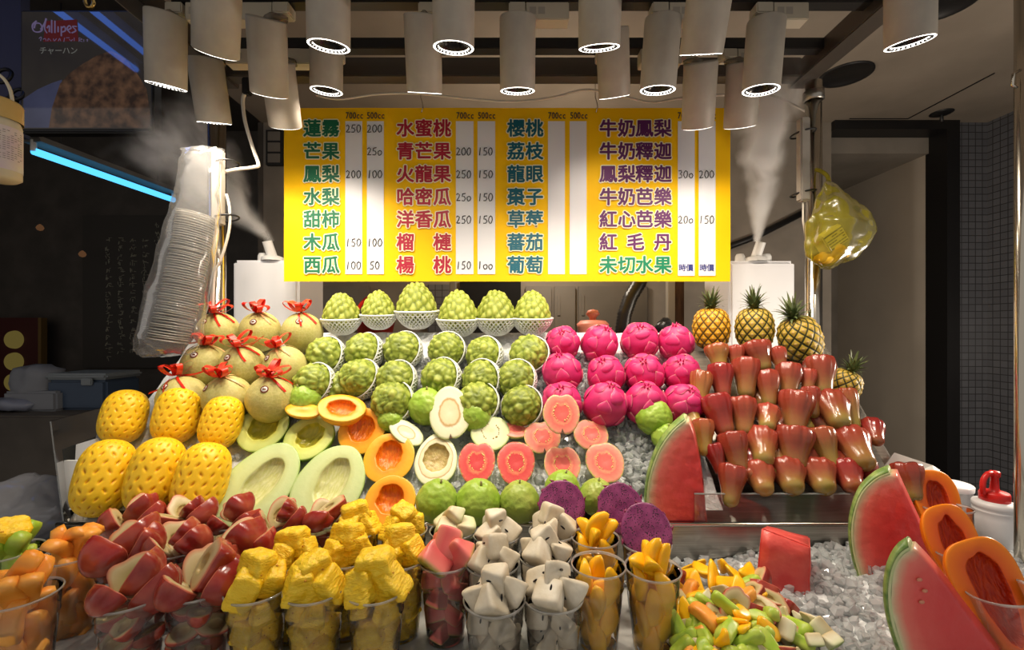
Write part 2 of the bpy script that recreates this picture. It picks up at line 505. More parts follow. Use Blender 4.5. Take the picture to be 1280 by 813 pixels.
# ================================================================ STALL FRAME
def post(name, px, D, r, z0, z1, m, lab, top=True):
    c = at(px, 300, D); o = empty(name, (c.x, D, z0))
    b = MB(); b.tube([(0,0,0),(0,0,z1-z0)], r, 24); b.build('pipe', m, o, True)
    b = MB(); b.lathe([(r+0.001,0),(r+0.006,0.002),(r+0.006,0.03),(r+0.001,0.032)], 24, 0, Matrix.Translation((0,0,z1-z0-0.06))); b.build('collar', M_steel, o, True)
    tag(o, lab, 'post'); return o
POSTZ = CZ + 0.80
post('chrome_post', 271, 1.46, 0.026, 0, POSTZ, M_chrome, 'chrome stall post behind the plastic bag of lids')
post('chrome_post', 1017, 1.46, 0.024, 0, POSTZ, M_chrome, 'chrome stall post carrying the yellow bag')
o = post('chrome_post', 1276, 1.0, 0.011, 0, CZ+1.0, M_chrome, 'thin chrome post at the right edge before the tiled wall')
b = MB(); b.tube([(-0.012,-0.01,CZ+0.57),(-0.03,-0.012,CZ+0.56),(-0.032,-0.012,CZ+0.535),(-0.022,-0.012,CZ+0.53)], 0.003, 6); b.build('hook', M_chrome, o, True)
# roof frame: two rails running away, cross beam
M_beam = pmat('dark_beam', srgb(92,86,80), 0.4, metal=0.6)
for x, lab in ((-0.93, 'dark square roof rail running back at the left over the spotlights'), (0.94, 'dark square roof rail running back at the right over the spotlights')):
    b = MB(); b.box((x-0.03, 0.55, CZ+0.80), (x+0.03, 1.5, CZ+0.86), bev=0.003)
    tag(b.build('roof_rail', M_beam), lab, 'rail')
b = MB(); b.box((-0.905, 1.43, CZ+0.805), (0.915, 1.48, CZ+0.865), bev=0.003)
tag(b.build('cross_beam', M_beam), 'dark square cross beam above the banner between the chrome posts', 'beam')
for y, z, lab in ((0.98, 0.87, 'nearest black lighting track, above the frame edge'), (1.16, 0.83, 'black lighting track carrying the middle row of spotlights'), (1.34, 0.825, 'black lighting track carrying the rear row of spotlights')):
    b = MB(); b.box((-0.86, y-0.018, CZ+z), (0.93, y+0.018, CZ+z+0.032), bev=0.002)
    tag(b.build('lighting_track', M_black), lab, 'lighting track')

# ================================================================ TRACK SPOTLIGHTS
M_lampbody = pmat('lamp_white', srgb(166,159,148), 0.5, col2=srgb(159,152,142), nscale=30, bump=(900,0.1,0.0003))
M_driver = pmat('driver_white', srgb(190,182,165), 0.5)
M_led = emat('led_glow', (1.0, 0.93, 0.82, 1), 5.0)
M_slot = pmat('led_slot', srgb(30,28,26), 0.6)
M_lens = pmat('lamp_cup', srgb(38,36,36), 0.25, metal=0.5)
M_clear = pmat('clear_fitting', srgb(170,160,145), 0.2, trans=0.5)
LR, LL = 0.0445, 0.165
def lamp_meshes():
    b = MB(); b.lathe([(0.004,0),(LR-0.004,0),(LR-0.001,0.001),(LR,0.004),(LR,LL-0.001),(LR-0.001,LL)], 40)
    body = b.mesh('lamp_body', M_lampbody, True)
    b = MB(); b.lathe([(LR-0.001,LL),(LR-0.003,LL+0.001),(LR-0.012,LL-0.004)], 40); glow = b.mesh('lamp_ring', M_led, True)
    b = MB()
    for k in range(26):
        t = 2*PI*k/26; M4 = Matrix.Rotation(t, 4, 'Z')
        b.box((LR-0.0105, -0.0016, LL-0.0035), (LR-0.0055, 0.0016, LL+0.0012), 0, M4)
    slots = b.mesh('ring_slots', M_slot)
    b = MB(); b.lathe([(LR-0.012,LL-0.004),(0.024,LL-0.012),(0.020,LL-0.03),(0.0005,LL-0.034)], 32); cup = b.mesh('reflector', M_lens, True)
    return body, glow, slots, cup
LB, LG, LS, LC = lamp_meshes()
LAMPS = [
 # row, xt, yt, xb, yb, depth, back tilt(deg), driver side (+1 right, -1 left, 0 hidden), driver length
 ('near', 272,-62, 270, 66, 0.98, 30, 0, 0.16), ('near', 410,-66, 411, 58, 0.98, 13, 0, 0.16), ('near', 567,-64, 567, 60, 0.98, 13, 0, 0.16),
 ('near', 751,-62, 749, 60, 0.98, 21, 0, 0.16), ('near', 894,-60, 876, 68, 0.98, 30, 0, 0.16), ('near', 1138,-66, 1137, 54, 0.98, 11, 0, 0.16),
 ('middle', 207, 40, 208,108, 1.16, 15, 1, 0.0), ('middle', 333, 48, 337,118, 1.16, 30, -1, 0.22), ('middle', 528, 47, 531,116, 1.16, 27, 1, 0.05),
 ('middle', 647, 40, 647,114, 1.16, 16, 1, 0.11), ('middle', 829, 40, 822,113, 1.16, 12, 1, 0.11), ('middle', 958, 42, 951,113, 1.16, 8, 1, 0.09),
 ('rear', 256, 96, 268,154, 1.32, 20, 1, 0.26), ('rear', 346,100, 357,158, 1.32, 33, 1, 0.0), ('rear', 408, 52, 408,114, 1.30, 10, 1, 0.0),
 ('rear', 765, 56, 768,121, 1.30, 28, -1, 0.0), ('rear', 876,100, 872,159, 1.32, 30, -1, 0.12), ('rear', 930, 98, 925,158, 1.32, 27, 1, 0.06)]
rows = {}
for L in LAMPS: rows.setdefault(L[0], []).append(L)
for L in LAMPS:
    row, xt, yt, xb, yb, D, tb, side, dl = L
    zt = {'near':0.87,'middle':0.83,'rear':0.825}[row] + CZ
    yt3 = {'near':0.98,'middle':1.16,'rear':1.34}[row]
    B = at(xb, yb, D)
    lat = ((xb-xt) - 0)/F*D
    dy = LL*math.sin(R(tb)); dx = B.x - (xt-CX)/F*(D-dy)
    tvec = Vector((dx, dy, -math.sqrt(max(1e-6, LL*LL-dx*dx-dy*dy)))).normalized()
    top = B - tvec*LL
    jx = top.x + (0.028*side if False else 0.0)
    rs = sorted(rows[row], key=lambda q: q[3]); i = rs.index(L)
    pos = Vector((top.x, yt3, zt))
    o = empty('track_spotlight', pos)
    tag(o, 'white cylinder spotlight, %s in the %s row on the ceiling track' % (place_word(i, len(rs)), row), 'spotlight', 'white track spotlights over the stall')
    rot = rot_z_to(tvec)
    bo = link('lamp_body', LB, o, top-pos, rot)
    for nm, me in (('lamp_ring', LG), ('ring_slots', LS), ('reflector', LC)): link(nm, me, bo)
    b = MB()
    b.box((-0.022, -0.02, -0.028), (0.022, 0.02, 0.0), bev=0.003)
    b.build('track_adapter', M_driver, o)
    if dl:
        b = MB()
        b.box((0.02 if side > 0 else -0.02-dl, -0.019, -0.045), (0.02+dl if side > 0 else -0.02, 0.019, -0.001), bev=0.002)
        for k in range(2):
            xx = (0.03 if side > 0 else -0.02-dl+0.01) + k*0.022
            b.box((xx, -0.0196, -0.032), (xx+0.017, -0.019, -0.014), 1)
        b.build('driver_box', [M_driver, M_lampbody], o)
    b = MB(); J = top-pos
    b.tube([(0,0,-0.02), (0,0,-0.034), J*0.7+Vector((0,0,-0.004)), J], [0.011,0.011,0.009,0.007], 10); b.build('swivel_arm', M_clear, o, True)
    ld = bpy.data.lights.new('spot', 'SPOT'); ld.energy = SPOT_W*(0.6 if tb > 24 else 1.0)*{'near':1.7,'middle':1.1,'rear':0.9 if tb > 24 else 1.5}[row]; ld.color = SPOT_COL; ld.spot_size = R(118); ld.spot_blend = 0.8; ld.shadow_soft_size = 0.028
    lo = bpy.data.objects.new('bulb', ld); COL.objects.link(lo); lo.parent = o
    lo.location = B + tvec*0.006 - pos; lo.rotation_euler = Vector(-tvec).to_track_quat('Z', 'Y').to_euler()

# white cable sagging along the beam
def smooth_pts(P, k=8):
    out = []
    n = len(P)
    for i in range(n-1):
        p0, p1, p2, p3 = P[max(i-1,0)], P[i], P[i+1], P[min(i+2,n-1)]
        for j in range(k):
            t = j/k
            out.append(0.5*((2*p1)+(-p0+p2)*t+(2*p0-5*p1+4*p2-p3)*t*t+(-p0+3*p1-3*p2+p3)*t**3))
    out.append(P[-1]); return out
M_cable = pmat('white_cable', srgb(205,198,186), 0.45)
b = MB(); b.tube(smooth_pts([at(x,y,1.5) for x,y in ((395,119),(425,124),(470,118),(520,117),(580,123),(640,127),(690,122),(725,113),(750,114),(785,122),(815,128),(850,123),(900,119),(960,119),(985,128),(1008,140))]), 0.004, 6)
tag(b.build('hanging_cable', M_cable, smooth=True), 'long white cable sagging across above the yellow banner', 'cable')
o = empty('power_cable', at(305,118,1.44))
P = smooth_pts([at(x,y,1.42) - o.location for x,y in ((312,114),(304,122),(306,150),(316,185),(323,205),(318,209),(295,212),(280,215))])
b = MB(); b.tube(P, 0.0055, 8); b.build('lead', M_cable, o, True)
b = MB(); b.box((-0.012,-0.012,-0.03),(0.012,0.012,0.022), bev=0.004, M=Matrix.Translation(at(309,107,1.42)-o.location)); b.build('plug', M_black, o)
tag(o, 'white cable looping down from a black plug to the left post', 'cable')
for pts, D, r, lab in ((((268,278),(268,330),(264,380),(262,420),(262,470)), 1.42, 0.0048, 'straight white cable hanging behind the lid bag'),
                  (((283,243),(287,262),(286,290),(276,325),(268,345),(266,400)), 1.40, 0.0042, 'curled white cable crossing beside the left humidifier'),):
    b = MB(); b.tube(smooth_pts([at(x,y,D) for x,y in pts]), r, 8)
    tag(b.build('power_lead', M_cable, smooth=True), lab, 'cable')
# strapped power strips on the posts
for px0, px1, py0, py1, D, lab in ((267,279,188,282,1.40,'white power adapter strapped to the left chrome post beside the lid bag'), (998,1010,148,252,1.42,'white power strip strapped to the right chrome post')):
    a = at(px0,py0,D); e = at(px1,py1,D); c = (a+e)/2
    o = empty('power_strip', c)
    b = MB(); b.box((a.x-c.x,-0.014,e.z-c.z),(e.x-c.x,0.014,a.z-c.z), bev=0.004); b.build('case', M_lampbody, o)
    for f in (0.35, -0.38):
        zz = (a.z-e.z)*f; P = [Vector((0.012+0.034*math.cos(t), 0.02+0.036*math.sin(t), zz+0.006*math.cos(t))) for t in [2*PI*k/20 for k in range(20)]]
        b = MB(); b.tube(P, 0.003, 6, closed=True); b.build('strap', M_black, o, True)
    b = MB(); b.tube([Vector((0,0,e.z-c.z)), Vector((-0.004,-0.005,e.z-c.z-0.06)), Vector((0.008,0,e.z-c.z-0.12))], 0.003, 6); b.build('lead', M_cable, o, True)
    tag(o, lab, 'power strip')

# ================================================================ BANNER
BD = 1.62
def bx(px): return (px-CX)/F*BD
def bz(py): return CZ-(py-CY)/F*BD
ban = empty('price_banner', (bx(633), BD, bz(243)))
def bl(px, py, dy=0.0): return Vector((bx(px), BD-dy, bz(py))) - Vector((bx(633), BD, bz(243)))
M_yel = pmat('banner_yellow', srgb(250,196,0), 0.6, bump=(160,0.15,0.002), spec=0.25)
b = MB(); nx, nz_ = 40, 12; V = []; Fc = []
for i in range(nx+1):
    for j in range(nz_+1):
        px = 355 + (913-355)*i/nx; py = 135 + (352-135)*j/nz_
        w = 0.0012*math.sin(i*0.7) + 0.001*math.cos(j*0.9+i*0.2)
        p = bl(px, py); V.append(p + Vector((0, w*0.6, 0)))
for i in range(nx):
    for j in range(nz_):
        a = i*(nz_+1)+j; Fc.append((a, a+1, a+nz_+2, a+nz_+1))
b.add(V, Fc); n0 = len(V)
b.add([v + Vector((0,0.003,0)) for v in V], [f[::-1] for f in Fc])
b.build('sheet', M_yel, ban, True)
M_strip = pmat('banner_white', srgb(226,226,232), 0.55)
M_ol = pmat('letter_outline', srgb(244,236,196), 0.6)
for k, (x0, x1) in enumerate(((432,453),(459,480),(570,592),(597,619),(685,706),(712,733),(847,868),(873,894))):
    b = MB(); a = bl(x0,152,0.0026); e = bl(x1,343 if k < 6 else 345,0.0026)
    b.box((a.x, a.y, e.z), (e.x, a.y+0.0006, a.z)); b.build('price_column', M_strip, ban)
_gl = {}
def glyph(ch, off, bold=0.0):
    k = (ch, off)
    if k not in _gl:
        cu = bpy.data.curves.new('g', 'FONT'); cu.body = ch; cu.size = 1.0; cu.offset = off; cu.extrude = 0.0; cu.resolution_u = 3
        cu.align_x = 'CENTER'; cu.align_y = 'BOTTOM_BASELINE'
        ob = bpy.data.objects.new('g', cu); COL.objects.link(ob)
        dg = bpy.context.evaluated_depsgraph_get(); ev = ob.evaluated_get(dg); me = ev.to_mesh()
        V = np.array([v.co[:] for v in me.vertices]) if len(me.vertices) else np.zeros((0,3)); Fc = [tuple(p.vertices) for p in me.polygons]
        ev.to_mesh_clear(); bpy.data.objects.remove(ob); bpy.data.curves.remove(cu)
        _gl[k] = (V, Fc)
    return _gl[k]
def letters(name, items, size, off, dy, m, parent, wscale=1.0):
    """items: (char, px, py of the glyph centre base)"""
    b = MB()
    nb = 8 if off < 0.05 else 12
    for ch, px, py in items:
        V, Fc = glyph(ch, 0.0); p = bl(px, py, dy)
        for k in range(nb):
            ox, oz = off*math.cos(2*PI*k/nb)*size, off*math.sin(2*PI*k/nb)*size
            b.add([Vector((v[0]*size*wscale+p.x+ox, p.y-0.00002*k, v[1]*size+p.z+oz)) for v in V], Fc)
    return b.build(name, m, parent)
Mg = [pmat('letter_green', srgb(20,104,72), 0.5), pmat('letter_crimson', srgb(168,24,52), 0.5), pmat('letter_teal', srgb(6,92,110), 0.5), pmat('letter_purple', srgb(92,28,92), 0.5)]
ROWY = [171.5, 200, 228.5, 257, 285, 313.5, 342]
TEXT = [
 (0, [('蓮霧',(391,414)),('芒果',(391,414)),('鳳梨',(391,414)),('水梨',(391,414)),('甜柿',(391,414)),('木瓜',(391,414)),('西瓜',(391,414))]),
 (1, [('水蜜桃',(507,530,553)),('青芒果',(507,530,553)),('火龍果',(507,530,553)),('哈密瓜',(507,530,553)),('洋香瓜',(507,530,553)),('榴槤',(507,553)),('楊桃',(507,553))]),
 (2, [('櫻桃',(645,668)),('荔枝',(645,668)),('龍眼',(645,668)),('棗子',(645,668)),('草莓',(645,668)),('蕃茄',(645,668)),('葡萄',(645,668))]),
 (3, [('牛奶鳳梨',(760,783,805,828)),('牛奶釋迦',(760,783,805,828)),('鳳梨釋迦',(760,783,805,828)),('牛奶芭樂',(760,783,805,828)),('紅心芭樂',(760,783,805,828)),('紅毛丹',(760,794,828)),('未切水果',(760,783,805,828))])]
PXM = BD/F
for ci, lines in TEXT:
    for ri, (s, xs) in enumerate(lines):
        it = [(ch, x, ROWY[ri]-2.2) for ch, x in zip(s, xs)]
        m = Mg[ci] if not (ci == 3 and ri == 6) else pmat('letter_jade', srgb(0,124,88), 0.5)
        o = letters('menu_line', it, 22.5*PXM, 0.030, 0.0046, m, ban)
        o['label'] = 'printed menu line reading ' + s
        q = letters('outline', it, 22.5*PXM, 0.085, 0.0040, M_ol, o); 
M_ink = pmat('ink_navy', srgb(24,28,62), 0.5)
for x in (443.5, 470, 581.5, 608.5, 696, 723.5, 857.5, 883.5):
    s = '700cc' if x in (443.5, 581.5, 696, 857.5) else '500cc'
    it = [(ch, x-9+4.5*i, 149) for i, ch in enumerate(s)]
    letters('size_heading', it, 11.5*PXM, 0.012, 0.0040, M_ink, ban, 0.72)['label'] = 'small heading reading ' + s
M_blue = pmat('ink_blue', srgb(40,50,130), 0.5)
for x in (857, 883): letters('market_price', [('時',x-4.6,338.5),('價',x+4.6,338.5)], 9.5*PXM, 0.012, 0.0040, M_blue, ban)['label'] = 'small blue print reading 時價'
# handwritten prices as pen strokes
DG = {'0':[[(0.5,1),(0.15,.75),(0.1,.35),(.35,0),(.7,.1),(.9,.5),(.8,.85),(.5,1)]], '1':[[(.55,1),(.4,0)]], '2':[[(.1,.8),(.4,1),(.75,.8),(.6,.45),(.1,.02),(.4,.05),(.9,.08)]],
      '3':[[(.1,.95),(.6,1),(.75,.75),(.4,.55),(.8,.4),(.7,.08),(.1,.02)]], '5':[[(.3,.95),(.2,.55),(.6,.58),(.85,.3),(.6,.02),(.1,.05)],[(.3,.95),(.9,1)]]}
M_pen = pmat('marker_pen', srgb(32,32,34), 0.5)
def hand(s, px, py, h=9.5, seed=0):
    rr = random.Random(seed); b = MB(); n = len(s); w = h*0.62
    for i, ch in enumerate(s):
        hh = h*(0.62 if ch == '0' and rr.random() < 0.15 else 1.0)
        for st in DG[ch]:
            P = [bl(px + (i-n/2)*w*1.12 + u*w + rr.uniform(-.25,.25), py + h/2 - v*hh + rr.uniform(-.25,.25), 0.0040) for u, v in st]
            b.tube(P, 0.0016, 4)
    o = b.build('handwritten_price', M_pen, ban); o['label'] = 'handwritten price ' + s
PR = [(442.5,['250','','200','','','150','100']),(469,['200','250','100','','','100','50']),(580,['','200','250','250','250','','150']),(607,['','150','150','150','150','','100']),
      (857,['','','300','','200','','']),(883,['','','200','','150','',''])]
for x, lst in PR:
    for ri, s in enumerate(lst):
        if s: hand(s, x, ROWY[ri]-10, 9.5, int(x)*7+ri)
# two hooks holding it
for x in (527, 745):
    b = MB(); P = [bl(x,y,0.002) for x, y in ((x,141),(x+2,134),(x+1,128),(x-1,122))]
    b.tube(P + [Vector((P[-1].x, P[-1].y, CEIL-bz(243)))], 0.0018, 6); b.build('hook', M_chrome, ban, True)
tag(ban, 'large yellow price banner with fruit names in Chinese and price columns', 'banner')

# ================================================================ HUMIDIFIERS
M_hum = pmat('humidifier_white', srgb(240,240,244), 0.4)
for x0, x1, yt, xn, tx, lab, D in ((290, 373, 325, 341, 339, 'white box humidifier at the left behind the ribboned melons', 1.76), (912, 995, 326, 944, 947, 'white box humidifier at the right behind the pineapples', 1.76)):
    a = at(x0, yt, D); e = at(x1, 470, D); c = Vector(((a.x+e.x)/2, D+0.12, 0.75))
    o = empty('humidifier', c); ht = a.z - c.z; hw = (e.x-a.x)/2
    b = MB(); b.box((-hw,-0.12,0),(hw,0.12,ht), bev=0.012); b.build('tank', M_hum, o)
    n = at(xn, yt-6, D+0.03) - c
    b = MB(); b.lathe([(0.042,ht),(0.040,ht+0.014),(0.025,ht+0.02),(0.02,ht+0.02)], 24, 0, Matrix.Translation((n.x, n.y, 0))); b.build('nozzle_base', M_white, o, True)
    b = MB(); tilt = 0.012 if tx > xn else -0.012
    P = [(n.x,n.y,ht+0.01),(n.x+tilt*0.5,n.y-0.008,ht+0.04),(n.x+tilt,n.y-0.02,ht+0.075)]
    b.tube(P, [0.019,0.0185,0.018], 20, cap=False); b.tube(P, [0.015,0.0145,0.014], 20, cap=False); b.build('nozzle', M_white, o, True)
    for dx in ((-0.055, 0.05) if tx > xn else (-0.045,)):
        b = MB(); b.lathe([(0.019,ht),(0.018,ht+0.022),(0.013,ht+0.032),(0.001,ht+0.033)], 18, 0, Matrix.Translation((n.x+dx, n.y+0.01, 0))); b.build('filler_cap', M_white, o, True)
    tag(o, lab, 'humidifier', 'white humidifiers behind the fruit')
# ================================================================ NEIGHBOURING STALL ON THE LEFT
SD = 2.0
def sl(px, py, dy=0.0): return at(px, py, SD) + Vector((0, -dy, 0))
o = empty('menu_screen', sl(108, 90))
o0 = o.location.copy()
Ms = lambda n, c, c2=None, s=0.5, sc=9: None
def screen_mat(name, c1, c2, st, sc):
    m = bpy.data.materials.new(name); m.use_nodes = True; N = NT(m); b = N.n['Principled BSDF']
    tc = N.add('ShaderNodeTexCoord'); nt = N.add('ShaderNodeTexNoise'); nt.inputs['Scale'].default_value = sc; nt.inputs['Detail'].default_value = 5
    N.link(tc.outputs['Object'], nt.inputs['Vector'])
    rp = N.add('ShaderNodeValToRGB'); rp.color_ramp.elements[0].position = 0.35; rp.color_ramp.elements[1].position = 0.66
    rp.color_ramp.elements[0].color = c1; rp.color_ramp.elements[1].color = c2
    N.link(nt.outputs['Fac'], rp.inputs[0]); N.link(rp.outputs[0], b.inputs['Emission Color']); b.inputs['Emission Strength'].default_value = st
    b.inputs['Base Color'].default_value = (0.01,0.01,0.01,1); b.inputs['Roughness'].default_value = 0.04
    return m
b = MB(); a = sl(25,12)-o0; e = sl(192,166)-o0
b.box((a.x,0.0,e.z),(e.x,0.05,a.z), bev=0.006); b.build('frame', M_black, o)
b = MB(); a = sl(28,15)-o0; e = sl(189,161)-o0
b.box((a.x,-0.002,e.z),(e.x,0.0,a.z)); b.build('screen', screen_mat('screen_dark', srgb(30,27,27), srgb(40,36,32), 1.0, 4), o)
def flat(pts, dy): return [sl(x,y,dy)-o0 for x,y in pts]
b = MB(); P = flat([(30,160),(30,124),(48,112),(66,104),(78,100),(80,160)], 0.0026); b.add(P, [tuple(range(len(P)))]); b.build('bowl_picture', screen_mat('screen_bowl', srgb(40,42,60), srgb(52,54,74), 1.0, 5), o)
b = MB(); P = flat([(62,160),(66,135),(76,105),(88,92),(105,80),(122,70),(140,64),(158,74),(172,92),(184,112),(188,140),(188,160)], 0.0032); b.add(P, [tuple(range(len(P)))]); b.build('rice_picture', screen_mat('screen_rice', srgb(40,29,24), srgb(84,60,44), 0.8, 22), o)
def sc_text(name, s, px, py, h, m, dy, sp=None):
    b = MB()
    for i, ch in enumerate(s):
        V, Fc = glyph(ch, 0.0); p = sl(px+i*sp, py, dy)-o0
        b.add([Vector((v[0]*h/F*SD+p.x, p.y, v[1]*h/F*SD+p.z)) for v in V], Fc)
    return b.build(name, m, o)
sc_text('caption', 'チャーハン', 55, 67.5, 10, emat('caption_glow', srgb(92,92,88), 1.0), 0.004, 9.6)
b = MB(); P = flat([(58,27),(97,25),(99,52),(55,53)], 0.0034); b.add(P, [(0,1,2,3)]); b.build('logo_patch', emat('logo_red', srgb(66,24,26), 1.0), o)
# the looping script of the logo as pen strokes
def strokes(name, lines, w, m, dy):
    b = MB()
    for st in lines: b.tube(smooth_pts([sl(x,y,dy)-o0 for x,y in st], 5), w, 5)
    return b.build(name, m, o, True)
strokes('logo_script', [[(47,27),(42,32),(43,39),(49,41),(54,38),(52,31),(46,30),(44,36)],[(52,38),(57,30),(59,24),(57,36),(60,42)],[(60,36),(63,33),(63,41)],[(66,26),(66,42)],[(70,27),(70,42)],[(74,34),(74,41)],
   [(78,34),(78,46)],[(78,36),(82,34),(83,39),(79,41)],[(86,38),(90,36),(88,33),(85,37),(89,42)],[(97,34),(92,34),(96,39),(91,42)]], 0.0026, emat('logo_lilac', srgb(86,76,104), 1.0), 0.0045)
strokes('logo_tagline', [[(50,49),(53,47),(52,52)],[(55,50),(58,49),(59,52)],[(61,52),(62,49),(65,52)],[(68,49),(69,52),(72,49)],[(74,52),(76,49),(77,52)],[(82,48),(81,53)],[(84,48),(88,48)],[(88,50),(90,52),(92,50)],[(94,48),(94,52)],[(100,48),(100,53)],[(100,48),(104,50),(100,51),(104,53)],[(106,50),(106,53)],[(109,51),(111,50),(110,53)]], 0.0011, emat('logo_lilac', srgb(86,76,104), 1.0), 0.0045)
tag(o, 'dark hanging menu screen showing a bowl of fried rice, top left', 'screen')
M_tube = emat('blue_tube_glow', (0.09, 0.50, 1.0, 1), 1.7)
M_tube2 = emat('blue_tube_strong', (0.08, 0.25, 1.0, 1), 5.0)
def tube_lamp(p, q, m, lab, r=0.02, off=0.05):
    d = (q-p); o = empty('fluorescent_lamp', p)
    b = MB(); b.tube([Vector((0,0,0)), d], r, 12); b.build('tube', m, o, True)
    b = MB(); n = d.normalized(); s = Vector((n.y,-n.x,0)).normalized()
    V = []
    for t in (-0.01, 1.01):
        c = d*t + Vector((0,0,off))
        V += [c - s*0.05 - Vector((0,0,0.012)), c + s*0.05 - Vector((0,0,0.012)), c + s*0.035 + Vector((0,0,0.02)), c - s*0.035 + Vector((0,0,0.02))]
    b.add(V, [(3,2,1,0),(4,5,6,7),(0,1,5,4),(1,2,6,5),(2,3,7,6),(3,0,4,7)]); b.build('housing', M_greyp, o)
    b = MB()
    for t in (0.0, 1.0): b.tube([d*t, d*t+Vector((0,0,off))], 0.012, 8)
    b.build('lamp_holder', M_white, o)
    b = MB()
    for t in (0.15, 0.85): b.tube([d*t+Vector((0,0,off)), Vector(((d*t).x, (d*t).y, CZ+1.73-p.z))], 0.004, 6)
    b.build('hanger', M_black, o)
    return tag(o, lab, 'lamp')
tube_lamp(at(42,189,2.25), at(217,250,3.1), M_tube, 'glowing blue fluorescent tube slanting away below the dark menu screen', 0.018, 0.055)
for x, lab in ((-2.3, 'left'), (-2.12, 'right')): tube_lamp(Vector((x, 1.22, CZ+1.6)), Vector((x+0.03, 1.76, CZ+1.6)), M_tube2, lab + ' one of two blue fluorescent tubes mirrored in the menu screen', 0.016)
# neighbour's counter and what stands on it
NZ = CZ-0.44
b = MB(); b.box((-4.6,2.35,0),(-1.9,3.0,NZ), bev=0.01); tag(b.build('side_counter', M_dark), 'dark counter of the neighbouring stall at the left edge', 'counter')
o = empty('cool_box', (at(103,512,2.55).x, 2.62, NZ))
Mcb = pmat('cooler_blue', srgb(58,72,92), 0.55); Mcl = pmat('cooler_lid', srgb(120,126,130), 0.5)
b = MB(); b.box((-0.165,-0.11,0),(0.165,0.13,0.17), bev=0.015); b.build('tub', Mcb, o)
b = MB(); b.box((-0.17,-0.118,0.17),(0.175,0.138,0.205), bev=0.012); b.build('lid', Mcl, o)
b = MB(); b.box((0.04,-0.125,0.14),(0.10,-0.11,0.18), bev=0.004); b.build('latch', Mcl, o)
tag(o, 'blue cool box with pale lid on the dark side counter', 'cool box')
c = at(42,512,2.5); o = empty('storage_bin', (c.x, 2.56, NZ))
b = MB(); b.box((-0.14,-0.09,0),(0.15,0.10,0.11), bev=0.012); b.build('bin', pmat('foam_grey', srgb(120,122,128), 0.6), o)
V, Fc = superbox(0.11,0.08,0.1,3.5,3,None,0.02,25,5); b = MB(); b.add(V+np.array((-0.04,0.0,0.15)), Fc); b.build('bundle', pmat('foam_grey', srgb(120,122,128), 0.6), o, True)
tag(o, 'pale bin with a wrapped bundle beside the blue cool box', 'bin')
c = at(8,505,2.45); V, Fc = superbox(0.13,0.09,0.035,3,3,None,0.02,20,9); b = MB(); b.add(V, Fc)
tag(b.build('folded_film', pmat('film_pale', srgb(120,124,140), 0.3), smooth=True, loc=(c.x,2.5,NZ+0.04)), 'folded pale plastic at the left edge of the side counter', 'plastic film')
c = at(22,455,3.75); o = empty('lantern_panel', c)
b = MB(); b.box((-0.2,-0.02,-0.4),(0.2,0.02,0.38)); b.build('board', pmat('maroon', srgb(70,26,22), 0.6), o)
for z in (0.20, 0.02, -0.15, -0.32):
    b = MB(); b.lathe([(0.075,0),(0.07,0.02),(0.001,0.025)], 24, 0, Matrix.Rotation(R(90),4,'X')); b.build('roundel', emat('roundel_glow', srgb(96,84,42), 0.8), o, True).location = (0.0,-0.02,z)
b = MB(); b.box((0.2,-0.03,-0.4),(0.225,0.02,0.38)); b.build('edge_strip', pmat('ochre', srgb(110,84,40), 0.6), o)
tag(o, 'maroon panel with yellow round lights at far left', 'panel')
# calligraphy board: columns of pale brush marks
c = at(165,350,3.86); o = empty('calligraphy_board', c)
b = MB(); b.box((-0.42,0,-0.75),(0.42,0.03,0.55)); b.build('board', pmat('board_dark', srgb(62,57,52), 0.6), o)
rr = random.Random(3)
Mchalk = pmat('pale_ink', srgb(150,146,128), 0.7)
for col in range(6):
    b = MB(); x = 0.32-col*0.105; z = 0.48 - (0.0 if col < 2 else 0.14)
    hh = 0.075 if col == 0 else 0.05
    while z > -0.45 - 0.05*col:
        for k in range(rr.randint(4,6)):
            p = Vector((x+rr.uniform(-.4,.4)*hh, -0.003, z+rr.uniform(-.4,.4)*hh)); q = p + (Vector((rr.uniform(.25,.6)*hh,0,rr.uniform(-.1,.1)*hh)) if rr.random()<.5 else Vector((rr.uniform(-.2,.2)*hh,0,-rr.uniform(.3,.6)*hh)))
            b.tube([p,q], 0.0045 if col == 0 else 0.0028, 4)
        z -= hh*1.25
    b.build('brush_column', Mchalk, o)
tag(o, 'dark board with columns of pale brush writing behind the lid bag', 'sign')
for x, y, lab in ((50,285,'small warm glow imitating a lamp reflection, higher up in the dark left stall'), (103,318,'small warm glow imitating a lamp reflection, lower down in the dark left stall')):  # glowing beads stand in for small lamp reflections
    c = at(x,y,3.7); b = MB(); b.lathe([(0.001,-0.025),(0.018,-0.018),(0.026,0),(0.018,0.018),(0.008,0.026),(0.006,0.03)], 18)
    tag(b.build('lamp_glint', emat('dim_warm', srgb(130,90,60), 0.4), smooth=True, loc=c), lab, 'lamp')
